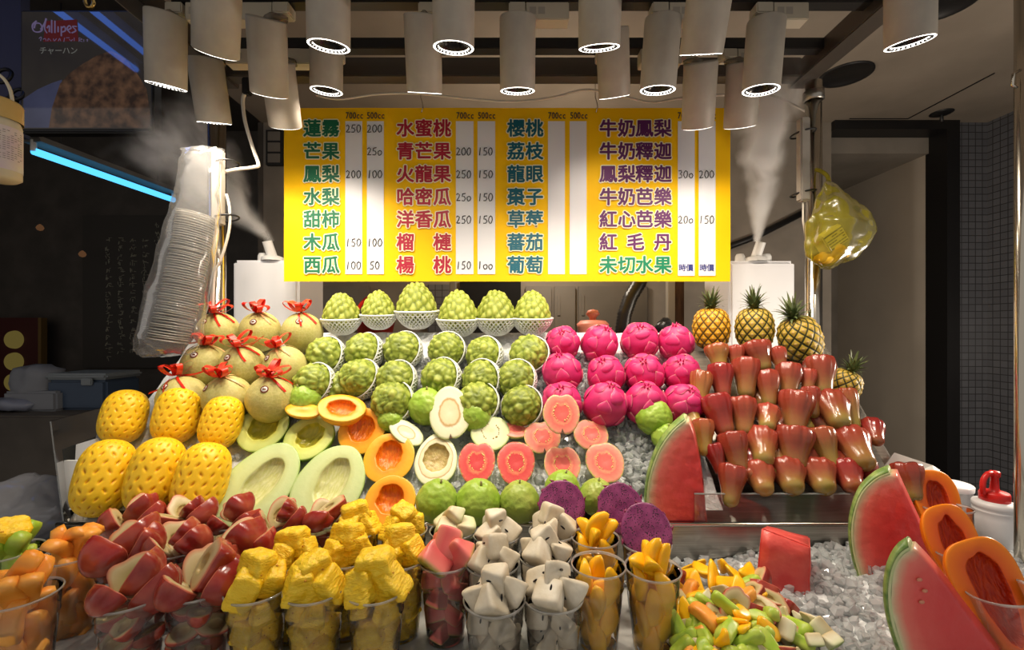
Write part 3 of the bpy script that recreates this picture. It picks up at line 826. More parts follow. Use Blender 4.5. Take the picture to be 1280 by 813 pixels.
# hanging white jar at the left edge
c = at(-7,225,0.72); o = empty('plastic_jar', c)
Mj = pmat('jar_cream', srgb(196,186,160), 0.4)
b = MB(); b.lathe([(0.004,0.0),(0.026,0.0),(0.031,0.004),(0.031,0.088),(0.029,0.095)], 32); b.build('body', Mj, o, True)
b = MB(); b.lathe([(0.0325,0.094),(0.0325,0.122),(0.030,0.126),(0.001,0.127)], 32); b.build('lid', pmat('jar_lid', srgb(190,160,96), 0.45), o, True)
b = MB(); b.lathe([(0.0315,0.014),(0.0315,0.082)], 48); b.build('label', pmat('jar_label', srgb(206,200,186), 0.6, col2=srgb(196,176,190), nscale=22), o, True)
b = MB()
rr = random.Random(5)
for k in range(14):
    z = 0.075-k*0.0034
    for t0 in np.arange(-80, 20, 9):
        if rr.random() < 0.75:
            P = [Vector((0.0318*math.cos(R(t)), 0.0318*math.sin(R(t)), z)) for t in (t0, t0+3, t0+6)]
            b.tube(P, 0.00045, 3)
b.build('label_print', pmat('print_grey', srgb(110,106,100), 0.7), o)
b = MB(); b.tube(smooth_pts([Vector(p) for p in ((0.03,0,0.1),(0.026,0,0.14),(0.01,0,0.165),(-0.015,0,0.17),(-0.03,0,0.1))]), 0.0025, 6); b.build('handle', Mj, o, True)
tag(o, 'cream plastic jar with printed label hanging at the left edge', 'jar')
b = MB()
for (x,y,r) in ((4,95,.035),(22,118,.028),(12,128,.03)):
    p = at(x,y,2.0); b.tube([p+Vector((r*math.cos(t),0.01*math.sin(t),r*math.sin(t))) for t in [2*PI*k/20 for k in range(20)]], 0.008, 6, closed=True)
tag(b.build('hook_rings', M_black, smooth=True), 'black rings on the bluish wall behind the hanging jar', 'hook')
b = MB(); a = at(-30,-20,2.1); e = at(26,170,2.1); b.box((a.x,2.1,e.z),(e.x,2.14,a.z)); struct(b.build('wall_left_sign', pmat('blue_grey', srgb(58,60,84), 0.5)))
c = at(111,5,1.6); b = MB(); b.tube(smooth_pts([at(x,y,1.6) for x,y in ((107,-12),(106,0),(109,8),(114,9),(117,4),(115,-2))]), 0.006, 8)
tag(b.build('brass_hook', pmat('brass', srgb(170,140,80), 0.3, metal=1.0), smooth=True), 'brass hook hanging at the top edge above the menu screen', 'hook')

# ================================================================ PLASTIC BAG OF CUP LIDS
M_bag = film('clear_bag', (0.97,0.97,0.97,1), 0.16, 0.42, 0.17, (0.85,0.85,0.86,1))
def crumple(P, sc, amt, seed=0): 
    return P + np.stack([nz(P, sc, seed), nz(P, sc, seed+11), nz(P, sc, seed+23)], 1)*amt
axA, axB = at(245,270,1.28), at(207,427,1.24)
d_ax = (axB-axA); up_ax = -d_ax.normalized()
b = MB(); b.lathe([(0.001,0.006),(0.034,0.006),(0.037,0.003),(0.046,0.0022),(0.047,0.0),(0.0485,0.0012),(0.0475,0.0035),(0.040,0.0045)], 36)
ml = b.mesh('cup_lid', film('lid_clear', (0.9,0.9,0.9,1), 0.12, 0.9, 0.5, (0.80,0.76,0.68,1)), True)
NL = 54
for k in range(NL):
    f = k/(NL-1); s = (f-0.5)*2
    p = axA.lerp(axB, f) + Vector((0.010*math.sin(f*2.6)+rnd.uniform(-.0012,.0012), rnd.uniform(-.001,.001), 0))
    o = link('cup_lid', ml, None, p, rot_z_to(up_ax + Vector((rnd.uniform(-.03,.03), rnd.uniform(-.03,.03), 0)), rnd.uniform(0,6)))
    tag(o, 'clear plastic cup lid nested in the stack inside the hanging bag', 'cup lid', 'cup lids stacked in the hanging bag')
prof = [(253,186,27,0.016),(252,195,26,0.03),(249,215,25,0.036),(246,245,26,0.042),(242,270,30,0.052),(235,310,32,0.056),(226,350,35,0.058),(217,390,38,0.058),(211,420,40,0.055),(207,436,38,0.045),(205,443,32,0.03),(205,445,6,0.006)]
V = []; Fc = []; n = 40
for i in range(len(prof)-1):
    for s in range(4 if i < len(prof)-2 else 1):
        pass
pp = []
for i in range(len(prof)-1):
    for s in range(4):
        t = s/4; pp.append(tuple(prof[i][k]*(1-t)+prof[i+1][k]*t for k in range(4)))
pp.append(prof[-1])
for (x,y,hw,dd) in pp:
    c = at(x,y,1.26); w = hw/F*1.26
    for j in range(n):
        t = 2*PI*j/n; V.append((c.x+w*math.cos(t), c.y+dd*math.sin(t), c.z))
for i in range(len(pp)-1):
    for j in range(n): j2=(j+1)%n; Fc.append((i*n+j,i*n+j2,(i+1)*n+j2,(i+1)*n+j))
V = crumple(np.array(V), 22, 0.006, 3); V = crumple(V, 60, 0.003, 8)
o = link('plastic_bag', mesh('plastic_bag', V, Fc, M_bag)); 
b = MB(); c = at(188,440,1.25); P = []
Vt, Ft = superbox(0.028,0.016,0.016,2.5,3,None,0.012,60,4); b.add(Vt+np.array(c), Ft); b.build('bag_tail', M_bag, o, True)
b = MB(); b.tube([at(226,186,1.27), at(253,184,1.24), at(278,187,1.28)], 0.003, 6); b.build('bag_mouth', M_bag, o, True)
tag(o, 'long clear plastic bag full of cup lids hung on the left chrome post', 'plastic bag')

# ================================================================ YELLOW BAG ON THE RIGHT POST
c0 = at(1047,225,1.38); o = empty('yellow_bag', c0)
prof = [(1036,224,2,0.004),(1037,232,6,0.012),(1041,245,17,0.03),(1046,262,29,0.05),(1049,280,39,0.062),(1049,295,40,0.064),(1046,308,37,0.056),(1041,320,29,0.044),(1036,330,18,0.028),(1034,337,8,0.01),(1034,338,1,0.002)]
pp = []
for i in range(len(prof)-1):
    for s in range(5):
        t = s/5; pp.append(tuple(prof[i][k]*(1-t)+prof[i+1][k]*t for k in range(4)))
V = []; Fc = []; n = 48
for (x,y,hw,dd) in pp:
    c = at(x,y,1.38)-c0; w = hw/F*1.38
    for j in range(n):
        t = 2*PI*j/n; fold = 1+0.05*math.sin(7*t)
        V.append((c.x+w*math.cos(t)*fold, c.y+dd*math.sin(t)*fold, c.z))
for i in range(len(pp)-1):
    for j in range(n): j2=(j+1)%n; Fc.append((i*n+j,i*n+j2,(i+1)*n+j2,(i+1)*n+j))
V = crumple(np.array(V), 18, 0.012, 5); V = crumple(V, 50, 0.005, 2)
M_yb = film('yellow_film', (0.80,0.74,0.16,1), 0.2, 0.5, 0.38, (0.50,0.45,0.06,1))
link('bag_skin', mesh('bag_skin', V, Fc, M_yb), o)
b = MB(); b.tube(smooth_pts([at(1036,228,1.38)-c0, at(1034,220,1.40)-c0, at(1026,214,1.42)-c0, at(1019,212,1.435)-c0]), [0.006]*24+[0.004], 8); b.build('bag_handle', M_yb, o, True)
tag(o, 'translucent yellow plastic bag of rubbish hung on the right chrome post', 'plastic bag')
o = empty('newspaper', at(1038,300,1.37))
M4 = Matrix.Rotation(R(-32),4,'Y') @ Matrix.Rotation(R(12),4,'Z')
b = MB(); b.box((-0.042,-0.02,-0.028),(0.042,0.02,0.03), 0, M4, 0.004); b.build('paper', pmat('newsprint', srgb(196,188,165), 0.8), o)
b = MB(); rr = random.Random(2)
b.box((-0.04,-0.0205,0.016),(0.04,-0.02,0.020), 0, M4)
for k in range(5):
    for j in range(6):
        if rr.random()<.8: x=-0.036+j*0.012; z=0.010-k*0.008; b.box((x,-0.0206,z-0.0016),(x+0.010,-0.02,z+0.0012),0,M4)
b.build('print', pmat('print_dark', srgb(70,66,62), 0.8), o)
tag(o, 'folded newspaper showing through the yellow hanging bag', 'newspaper')
V, Fc = superbox(0.05,0.035,0.022,2.5,3,None,0.02,30,7); b = MB(); b.add(V, Fc)
tag(b.build('crumpled_wrapper', pmat('wrapper_yellow', srgb(214,170,30), 0.6), smooth=True, loc=at(1040,318,1.38), rot=(0,R(-20),0)), 'crumpled yellow wrapper at the bottom of the yellow bag', 'wrapper')

# ================================================================ COUNTER AND DISPLAY STAND
b = MB(); b.box((-1.6,0.30,0.0),(1.25,1.54,COUNTER-0.004), bev=0.008)
tag(b.build('counter', pmat('counter_steel', srgb(120,118,114), 0.35, metal=0.7)), 'long steel front counter carrying the cups and the fruit stand', 'counter')
M_sheet = pmat('ice_tray_sheet', srgb(198,198,194), 0.22, col2=srgb(176,178,176), nscale=14, bump=(40,0.35,0.01))
b = MB(); b.box((-1.25,0.34,COUNTER-0.004),(0.42,1.055,COUNTER), bev=0.0015)
tag(b.build('white_sheet', M_sheet), 'wet white plastic sheet under the rows of fruit cups', 'sheet')
b = MB(); b.box((-1.5,1.60,0.0),(1.2,2.05,0.75), bev=0.006)
tag(b.build('back_table', M_dark), 'dark table behind the stand on which the humidifiers stand', 'table')
SX0, SX1 = -1.06, 1.0
o = empty('display_stand', (0, 1.06, COUNTER))
yz = [(0,0.0),(0,0.083),(0.02,0.083),(0.46,0.472),(0.475,0.472),(0.475,0.0)]
V = [Vector((x,y,z)) for x in (SX0,SX1) for y,z in yz]; k = len(yz)
Fc = [tuple(range(k)), tuple(range(2*k-1,k-1,-1))] + [(i, i+k, (i+1)%k+k, (i+1)%k) for i in range(k)]
b = MB(); b.add(V, Fc); b.build('steel_body', M_steel, o)
b = MB(); b.tube([(SX0,-0.003,0.089),(SX1,-0.003,0.089)], 0.0055, 10); b.build('front_lip', M_chrome, o, True)
b = MB()
b.box((SX0+0.0,-0.004,0.0),(-0.98,-0.001,0.088)); b.build('end_block', M_black, o)
tag(o, 'stepped stainless steel stand carrying the sloping bank of fruit', 'display stand')
M_acr = film('clear_acrylic', (0.93,0.95,0.94,1), 0.05, 1.0, 0.06, (0.8,0.84,0.82,1))
STAND = o
def slope_panel(name, x, y0, y1, h, m, lab, th=0.004, x1=None, low=-0.04):
    b = MB(); x1 = x if x1 is None else x1
    def Z(y): return BZ + (y-BY)*BS
    P = [Vector((x,y0,Z(y0)+low)), Vector((x1,y1,Z(y1)+low)), Vector((x1,y1,Z(y1)+h)), Vector((x,y0,Z(y0)+h))]
    Q = [p+Vector((th,0,0)) for p in P]
    b.add(P+Q, [(0,1,2,3),(7,6,5,4),(0,3,7,4),(1,5,6,2),(3,2,6,7),(0,4,5,1)])
    q = b.build(name, m, STAND); q.location = -STAND.location; q['label'] = lab; return q
slope_panel('acrylic_divider', 0.452, 1.07, 1.21, 0.075, M_acr, 'clear acrylic divider between the melting ice and the wax apples')
slope_panel('side_panel', 0.965, 1.16, 1.50, 0.022, film('milky_acrylic', (0.9,0.9,0.88,1), 0.1, 0.8, 0.6, (0.75,0.74,0.70,1)), 'milky acrylic side panel right of the wax apples', x1=1.003, low=-0.02)
b = MB(); a = at(868,617,1.058); e = at(1118,617,1.058)
b.box((a.x,1.056,COUNTER+0.09),(e.x,1.060,a.z)); o = b.build('acrylic_front', M_acr, STAND); o.location = -STAND.location
b = MB(); b.box((a.x,1.0555,a.z-0.0022),(e.x,1.0605,a.z)); b.build('top_edge', film('acrylic_edge', (0.8,0.85,0.84,1), 0.1, 1.0, 0.55, (0.85,0.9,0.9,1)), o)
o['label'] = 'clear acrylic strip along the front of the wax apple tray'
# pale tray end at the right of the wax apples
b = MB(); P = [at(1118,566,1.16), at(1166,582,1.16), at(1175,588,1.16), at(1172,606,1.10), at(1118,625,1.09), at(1085,612,1.12)]
Q = [p+Vector((0,0.006,-0.006)) for p in P]; k = len(P)
b.add(P+Q, [tuple(range(k)), tuple(range(2*k-1,k-1,-1))]+[(i,(i+1)%k,(i+1)%k+k,i+k) for i in range(k)])
tag(b.build('tray_end', pmat('tray_pale', srgb(205,204,198), 0.4)), 'pale plastic tray end sticking out right of the wax apples', 'tray')
# left clear panel and white foam trays
b = MB(); P = [at(62,527,1.10), at(80,668,1.06), at(112,640,1.16), at(130,509,1.38)]
Q = [p+Vector((0.004,0,0)) for p in P]
b.add(P+Q, [(0,1,2,3),(7,6,5,4),(0,4,5,1),(1,5,6,2),(2,6,7,3),(3,7,4,0)])
q = b.build('end_panel', M_acr, STAND); q.location = -STAND.location; q['label'] = 'clear acrylic end panel left of the peeled pineapples'
M_foam = pmat('foam_tray', srgb(222,222,224), 0.5)
for k, (pts, D, lab) in enumerate((([(95,556),(118,549),(150,640),(108,644),(98,632),(92,610)], 1.10, 'taller white foam tray standing behind the lower left peeled pineapple'), ([(80,576),(96,576),(104,640),(110,645),(92,636),(78,610)], 1.085, 'shorter white foam tray at the left end of the stand'))):
    P = [at(x,y,D+0.0004*(650-y)) for x,y in pts]; n = len(P); Q = [p+Vector((0.004,0.006,0)) for p in P]
    b = MB(); b.add(P+Q, [tuple(range(n)), tuple(range(2*n-1,n-1,-1))]+[(i,(i+1)%n,(i+1)%n+n,i+n) for i in range(n)])
    tag(b.build('foam_tray', M_foam), lab, 'tray')
# grey plastic bag at the left edge
V, Fc = superbox(0.15,0.09,0.072,2.3,4,None,0.03,14,6); V = crumple(V, 40, 0.006, 5)
tag(link('plastic_bag', mesh('plastic_bag', V, Fc, film('grey_film', (0.75,0.76,0.8,1), 0.15, 0.8, 0.5, (0.5,0.5,0.55,1))), None, at(28,668,1.16)+Vector((0,0,0.065))), 'crumpled grey plastic bag behind the melon cups at the left edge', 'plastic bag')

# crate behind the stand on which the pot, basket and bag stand
b = MB(); b.box((-0.75,1.64,0.75),(-0.40,1.86,1.368), bev=0.004); tag(b.build('storage_crate', M_dark), 'tall dark crate hidden behind the left sugar apples', 'crate')
b = MB(); b.box((0.18,1.66,0.75),(0.66,1.96,1.342), bev=0.004); tag(b.build('storage_crate', M_dark), 'tall dark crate hidden behind the dragon fruit', 'crate')
KEEP = []      # places on the bank where a cut fruit sits in the ice
# ================================================================ WHOLE FRUIT
UP = Vector((0,0,1)); TOCAM = Vector((0,-1,0))
# ---- netted melons with ribbon bows
M_melon = pmat('melon_skin', srgb(196,184,112), 0.6, col2=srgb(180,174,100), nscale=7, bump=(150,0.25,0.002,'voronoi'), voro=(85, srgb(214,204,148), 0.10, 0.35), randv=0.06)
M_rib = pmat('ribbon_red', srgb(214,30,16), 0.35, col2=srgb(240,70,40), nscale=60)
M_ribg = pmat('ribbon_gold', srgb(226,178,120), 0.35)
M_stem = pmat('dry_stem', srgb(150,140,92), 0.7)
def melon_proto(seed, with_sticker_side):
    rr = random.Random(seed)
    V, Fc, U, Vp = surf(48, 32, lambda U,V: (0.061*np.sin(V*PI)*np.cos(U)*(1+0.012*np.cos(10*U)), 0.061*np.sin(V*PI)*np.sin(U)*(1+0.012*np.cos(10*U)), 0.063*np.cos(V*PI)))
    o = link('melon', mesh('melon', V, [f[::-1] for f in Fc], M_melon))
    b = MB(); b.tube([(0,0,0.06),(0.004,0,0.072),(0.0,0.002,0.082)], [0.004,0.003,0.003], 8); b.tube([(-0.016,0,0.078),(0.0,0,0.082),(0.016,0.004,0.076)], 0.0026, 6); b.build('stem', M_stem, o, True)
    b = MB()
    nl = rr.randint(5,7)
    for i in range(nl):
        a = 2*PI*i/nl + rr.uniform(-.4,.4); L = rr.uniform(0.020,0.034); lift = rr.uniform(0.2,1.0)
        d = Vector((math.cos(a), math.sin(a), lift)).normalized(); s = d.cross(UP).normalized(); c = Vector((0.0,-0.004,0.070))
        pts = []
        for k in range(13):
            t = k/12*2*PI; pts.append(c + d*(L*(1-math.cos(t))*0.9) + d.cross(s)*(0.010*math.sin(t)))
        b.ribbon(pts, 0.015, s)
    b.build('bow', M_rib, o, True)
    b = MB()
    for i in range(3):
        a = rr.uniform(0, 2*PI); pts = []
        for k in range(12):
            f = k/11; th = 0.15 + f*rr.uniform(0.8,0.9); r = 0.0645
            pts.append(Vector((r*math.sin(th)*math.cos(a+0.3*f), r*math.sin(th)*math.sin(a+0.3*f), r*math.cos(th)+0.002*(1-f))))
        b.ribbon(pts, 0.006, Vector((-math.sin(a), math.cos(a), 0.1)), 0)
    b.build('ribbon_tail', [M_rib if seed % 2 else M_ribg], o, True)
    b = MB(); M4 = Matrix.Rotation(R(-20*with_sticker_side),4,'Z') @ Matrix.Rotation(R(42),4,'X') @ Matrix.Translation((0,0,0.0625))
    b.lathe([(0.0005,0.0012),(0.0072,0.0009),(0.0074,0.0)], 20, 0, M4); 
    b.lathe([(0.0073,0.0012),(0.0098,0.0006),(0.010,0.0)], 20, 1, M4)
    b.box((-0.004,-0.002,0.0012),(0.004,0.002,0.0015), 1, M4)
    b.build('sticker', [pmat('sticker_white', srgb(230,226,214), 0.5), pmat('sticker_dark', srgb(120,50,30), 0.5)], o, True)
    return o
mel = Pool([melon_proto(s, sd) for s, sd in ((1,1),(2,0),(3,-1),(4,1))])
MEL = [('top', [(273,416),(325.5,415),(378,416)]), ('middle', [(256,459),(304,459),(357,460)]), ('bottom', [(229,500),(285,499),(339,499)])]
k = 0
for row, lst in MEL:
    for i, (x, y) in enumerate(lst):
        o = mel.get(k); k += 1
        o.location = bed(x, y, 0.064); o.rotation_euler = (R(rnd.uniform(8,20)), R(rnd.uniform(-8,8)), R(rnd.uniform(-40,40))); o.scale = (rnd.uniform(.97,1.03),)*3
        tag(o, 'netted melon with red ribbon bow, %s of the %s row of melons' % (['leftmost','centre one','rightmost'][i], row), 'melon', 'ribboned melons on the bank')
# loose ribbon ends trailing left of the melons
b = MB()
for P in ([(246,424),(238,440),(228,458),(218,474),(206,484),(186,492)], [(262,424),(246,428),(232,430)], [(330,420),(290,448),(250,466),(222,470)]):
    pts = smooth_pts([bed(x,y,0.105) for x,y in P], 6); b.ribbon(pts, 0.007, Vector((0.5,0,0.8)))
tag(b.build('loose_ribbon', M_rib, smooth=True), 'loose red ribbon ends trailing over the left side of the melons', 'ribbon')

# ---- sugar apples in foam nets
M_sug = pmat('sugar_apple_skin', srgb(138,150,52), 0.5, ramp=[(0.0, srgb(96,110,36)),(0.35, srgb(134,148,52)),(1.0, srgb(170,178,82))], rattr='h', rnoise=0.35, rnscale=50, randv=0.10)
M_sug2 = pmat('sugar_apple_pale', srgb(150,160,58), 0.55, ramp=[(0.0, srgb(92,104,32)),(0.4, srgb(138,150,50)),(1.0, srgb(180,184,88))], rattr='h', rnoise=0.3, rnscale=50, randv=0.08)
M_net = pmat('foam_net', srgb(228,228,224), 0.6)
def sugar_mesh(n, seed, conic, amp, m):
    D, Fc = ico(5); C = fib(n, 0.05 if conic else 0.17, seed)
    d = np.arccos(np.clip(D @ C.T, -1, 1)); ds = np.sort(d, axis=1)
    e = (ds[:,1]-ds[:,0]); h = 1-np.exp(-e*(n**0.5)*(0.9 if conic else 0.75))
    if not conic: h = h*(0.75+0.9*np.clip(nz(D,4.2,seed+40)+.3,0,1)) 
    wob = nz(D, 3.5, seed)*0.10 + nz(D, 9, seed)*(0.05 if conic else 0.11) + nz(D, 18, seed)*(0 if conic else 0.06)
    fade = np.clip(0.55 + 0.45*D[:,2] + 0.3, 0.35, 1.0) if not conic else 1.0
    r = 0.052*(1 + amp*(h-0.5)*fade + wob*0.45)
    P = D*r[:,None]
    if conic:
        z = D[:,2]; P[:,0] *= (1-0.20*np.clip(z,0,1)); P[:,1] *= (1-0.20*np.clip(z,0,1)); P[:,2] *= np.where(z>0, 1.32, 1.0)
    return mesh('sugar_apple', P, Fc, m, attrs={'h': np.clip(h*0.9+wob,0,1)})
def net_mesh(rad, lo, hi, flare, n=22, rows=8):
    """diamond lattice of foam strands on a bowl"""
    b = MB()
    def pt(a, f):
        th = lo + (hi-lo)*f
        r = rad*(1+flare*max(0,f-0.6)*1.2); return Vector((r*math.sin(th)*math.cos(a), r*math.sin(th)*math.sin(a), -rad*math.cos(th)*1.0))
    for s in (1,-1):
        for i in range(n):
            P = [pt(2*PI*(i + s*0.5*k)/n, k/rows) for k in range(rows+1)]
            b.tube(P, 0.0021, 4, cap=False)
    P = [pt(2*PI*k/40, 1.0) for k in range(40)]; b.tube(P, 0.0026 if flare > 0.1 else 0.0019, 5, closed=True)
    return b.mesh('foam_net', M_net, True)
SM = [sugar_mesh(84, 1, False, 0.095, M_sug), sugar_mesh(104, 2, False, 0.08, M_sug), sugar_mesh(72, 3, False, 0.09, M_sug)]
ST = [sugar_mesh(105, 11, True, 0.13, M_sug2), sugar_mesh(120, 12, True, 0.12, M_sug2)]
NM = net_mesh(0.0555, 0.25, 1.62, 0.03, 28, 10); NT_ = net_mesh(0.0552, 0.3, 1.45, 0.14, 28, 9)
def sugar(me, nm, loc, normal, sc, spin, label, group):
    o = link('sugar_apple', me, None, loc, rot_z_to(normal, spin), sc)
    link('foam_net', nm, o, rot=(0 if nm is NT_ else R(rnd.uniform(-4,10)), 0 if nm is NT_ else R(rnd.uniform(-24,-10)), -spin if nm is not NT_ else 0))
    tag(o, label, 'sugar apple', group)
TOPS = [(427,396,.92),(473.5,391,.86),(521,386,1.05),(573,396,1.02),(620,395,1.0),(665,395,.97)]
for i, (x, y, s) in enumerate(TOPS):
    loc = bed(x, y, 0.075)
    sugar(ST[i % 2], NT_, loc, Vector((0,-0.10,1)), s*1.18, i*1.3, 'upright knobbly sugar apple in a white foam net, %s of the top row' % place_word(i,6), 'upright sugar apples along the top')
ROWS = [('second', [(407,445),(455,440),(503,438),(558,438),(605,444),(661,443)]), ('third', [(393,479),(449,474),(495,476),(551,473),(601.5,475),(645,475)]), ('lowest', [(430,488),(490,503),(597,504),(652,508)])]
k = 0
for row, lst in ROWS:
    for i, (x, y) in enumerate(lst):
        loc = bed(x, y, 0.018 if (row == 'lowest' and i == 0) else 0.056)
        n = Vector((rnd.uniform(-.22,.08), -0.90, 0.42+rnd.uniform(-.12,.12)))
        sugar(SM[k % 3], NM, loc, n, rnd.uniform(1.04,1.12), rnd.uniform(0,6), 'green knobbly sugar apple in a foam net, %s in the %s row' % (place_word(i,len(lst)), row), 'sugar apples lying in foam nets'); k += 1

# ---- dragon fruit
M_drag = pmat('dragon_skin', srgb(206,46,110), 0.42, col2=srgb(186,34,94), nscale=14, ramp=None, randv=0.06, bump=(40,0.2,0.004))
M_dscale = pmat('dragon_scale', srgb(216,34,104), 0.45, ramp=[(0.0, srgb(204,44,108)),(0.6, srgb(214,66,122)),(1.0, srgb(226,160,150))], rattr='t', randv=0.06)
def dragon_proto(seed):
    rr = random.Random(seed)
    V, Fc, U, Vp = surf(40, 28, lambda U,V: (0.0555*np.sin(V*PI)*np.cos(U), 0.0555*np.sin(V*PI)*np.sin(U), 0.058*np.cos(V*PI)))
    D = V/np.linalg.norm(V,axis=1)[:,None]; V = V*(1+0.05*nz(D,2.5,seed))[:,None]
    o = link('dragon_fruit', mesh('dragon_fruit', V, [f[::-1] for f in Fc], M_drag))
    # overlapping bracts hugging the skin, tips slightly lifted
    SV = []; SF = []; ST_ = []
    rings = [(0.40,3,0.0),(1.05,4,0.5),(1.75,5,0.2),(2.45,4,0.7)]
    for th0, n, ph in rings:
        for i in range(n):
            a0 = 2*PI*(i+ph)/n + rr.uniform(-.15,.15); th = th0+rr.uniform(-.1,.1)
            L, Wd = rr.uniform(0.6,0.85), rr.uniform(0.40,0.56)
            base = len(SV); NU, NVv = 6, 8
            for v in range(NVv+1):
                f = v/NVv; wv = Wd*(1-f**2.2)*(0.75+0.5*f*(1-f))
                t = th + L*0.62 - f*L
                rad = 0.0565 + 0.0022*math.sin(PI*min(f*1.1,1)) + 0.008*max(0,f-0.72)**1.0
                for u in range(NU+1):
                    g = (u/NU-0.5)*2; a = a0 + g*wv/max(0.45, math.sin(min(max(t,0.25),2.9)))
                    bulge = 0.0012*(1-g*g)
                    rr_ = rad + bulge - (0.0018 if abs(g) > 0.99 else 0) - (0.003 if v == 0 else 0)
                    SV.append((rr_*math.sin(t)*math.cos(a), rr_*math.sin(t)*math.sin(a), rr_*1.045*math.cos(t))); ST_.append(max(f**3, (abs(g)**6)*0.85*(f>0.3)))
            for v in range(NVv):
                for u in range(NU): p = base+v*(NU+1)+u; SF.append((p,p+1,p+NU+2,p+NU+1))
    link('scales', mesh('scales', SV, SF, M_dscale, attrs={'t': ST_}), o)
    b = MB()
    for i in range(5):
        a = i*1.26; b.tube([(0.006*math.cos(a),0.006*math.sin(a),0.056),(0.011*math.cos(a),0.011*math.sin(a),0.068)], [0.0035,0.0006], 6)
    b.build('crown_tip', M_dscale, o, True)
    return o
dr = Pool([dragon_proto(s) for s in (1,2,3)])
DRG = [('top', [(703.7,429,.92),(749.7,430.5,1),(799.4,427,1.02),(844.7,429,.96)]), ('middle', [(703,466.5,1),(757.4,469,.96),(805,467.6,1),(852,467,.96)]), ('bottom', [(702,504,.98),(756.7,506,1.05),(806,504.6,1),(853,505,.95)])]
k = 0
for row, lst in DRG:
    for i, (x, y, s) in enumerate(lst):
        o = dr.get(k); k += 1; o.location = bed(x, y, 0.06); o.scale = (s,)*3
        o.rotation_euler = rot_z_to(Vector((rnd.uniform(-.3,.3), rnd.uniform(-.8,-.3), rnd.uniform(.5,1))), rnd.uniform(0,6))
        tag(o, 'pink dragon fruit with scaly skin, %s in the %s row' % (place_word(i,4), row), 'dragon fruit', 'whole dragon fruit in three rows')

# ---- guavas
def guava_mesh(seed, m):
    D, Fc = ico(5); z = D[:,2]
    r = 0.05*(1 + 0.035*nz(D,4,seed) + 0.028*nz(D,9,seed) + 0.012*nz(D,20,seed))
    P = D*r[:,None]; k = 1-0.16*np.clip(z,0,1)**1.3; P[:,0]*=k; P[:,1]*=k; P[:,2]*=1.03
    dimple = np.exp(-((1-z)/0.012))*0.008; P[:,2] -= dimple
    return mesh('guava', P, Fc, m)
M_guav = pmat('guava_skin', srgb(140,176,52), 0.38, col2=srgb(160,186,76), nscale=18, bump=(60,0.35,0.006), randv=0.08)
M_guavp = pmat('guava_skin_pale', srgb(166,178,82), 0.4, col2=srgb(142,166,64), nscale=18, bump=(60,0.35,0.006))
def guava_proto(seed, m):
    o = link('guava', guava_mesh(seed, m)); b = MB(); b.tube([(0,0,0.042),(0.002,0,0.056)], [0.003,0.0022], 6); b.build('stem', M_stem, o, True); return o
gv = Pool([guava_proto(1,M_guav), guava_proto(2,M_guav), guava_proto(3,M_guavp)])
GUA = [(546.6,626,.97,0,.052,'green guava in the front row below the hollow white guava half'), (598,627,1.04,1,.052,'brightest green guava in the front row beneath the red guava half'), (649.6,627,.93,2,.05,'dull olive guava in the front row left of the purple dragon fruit half'),
       (703,610,.84,1,.035,'green guava mostly hidden behind the leftmost purple dragon fruit half'), (746,621,.84,2,.035,'olive guava wedged between two purple dragon fruit halves'),
       (381,500,.88,0,.05,'green guava above the mango-coloured melon slice, beneath the sugar apples'), (488,524,.68,1,.045,'small green guava right of the hollow orange melon half'),
       (533,508,1.0,0,.05,'green guava hidden behind left side of the upright white guava half'), (594,520,.86,1,.05,'green guava peeking out right of the upright white guava half'),
       (817,521,.96,1,.06,'pale green guava with stem under the rightmost dragon fruit'), (832,546,.72,0,.05,'small green guava tucked behind the watermelon wedge')]
for x, y, s, v, off, lab in GUA:
    o = gv.get(v); o.location = bed(x, y, off); o.scale = (s,)*3; o.rotation_euler = rot_z_to(Vector((rnd.uniform(-.3,.3), rnd.uniform(-.5,0), 1)), rnd.uniform(0,6))
    tag(o, lab, 'guava', 'whole green guavas')

# ---- pineapples with crowns
def lattice(U, Vp, nc, nr):
    """diamond lattice: returns local dx,dy of the nearest cell"""
    a = U/(2*PI)*nc; y = Vp*nr
    best = None
    r0 = np.floor(y)
    for k in (-1,0,1,2):
        row = r0+k; off = (row % 2)*0.5; cx = np.round(a-off)+off; dx = a-cx; dy = (y-row)
        d = np.abs(dx)+np.abs(dy)*0.5
        if best is None: best = (d.copy(), dx.copy(), dy.copy())
        else:
            m_ = d < best[0]; best = (np.where(m_,d,best[0]), np.where(m_,dx,best[1]), np.where(m_,dy,best[2]))
    return best
def pine_mesh(m):
    NC, NR = 12, 11
    def f(U, V):
        d, dx, dy = lattice(U, V, NC, NR)
        h = np.clip(1-d/0.5, 0, 1)
        prof = np.sin(PI*np.clip(V,0,1))**0.55
        r = 0.0515*prof*(1 + 0.0) + (0.0048*h**0.38 + 0.0014*np.exp(-(d/0.07)**2))*np.minimum(1, prof*1.2)
        return r*np.cos(U), r*np.sin(U), 0.064*np.cos(V*PI)*(0.92+0.08*np.abs(np.cos(V*PI)))
    V, Fc, U, Vp = surf(168, 110, f)
    d, dx, dy = lattice(U, Vp, NC, NR)
    c = np.clip(d/0.5, 0, 1); 
    return mesh('pineapple', V, [q[::-1] for q in Fc], m, attrs={'c': c})
def pine_mat(nm, centre, mid, edge):
    return pmat(nm, mid, 0.5, ramp=[(0.0, srgb(196,150,110)),(0.20, centre),(0.45, mid),(0.70, mid),(0.86, edge)], rattr='c', rnoise=0.22, rnscale=60)
M_pinA = pine_mat('pineapple_ripe', srgb(218,170,70), srgb(222,158,28), srgb(92,70,22))
M_pinB = pine_mat('pineapple_green', srgb(200,168,92), srgb(186,156,56), srgb(50,52,24))
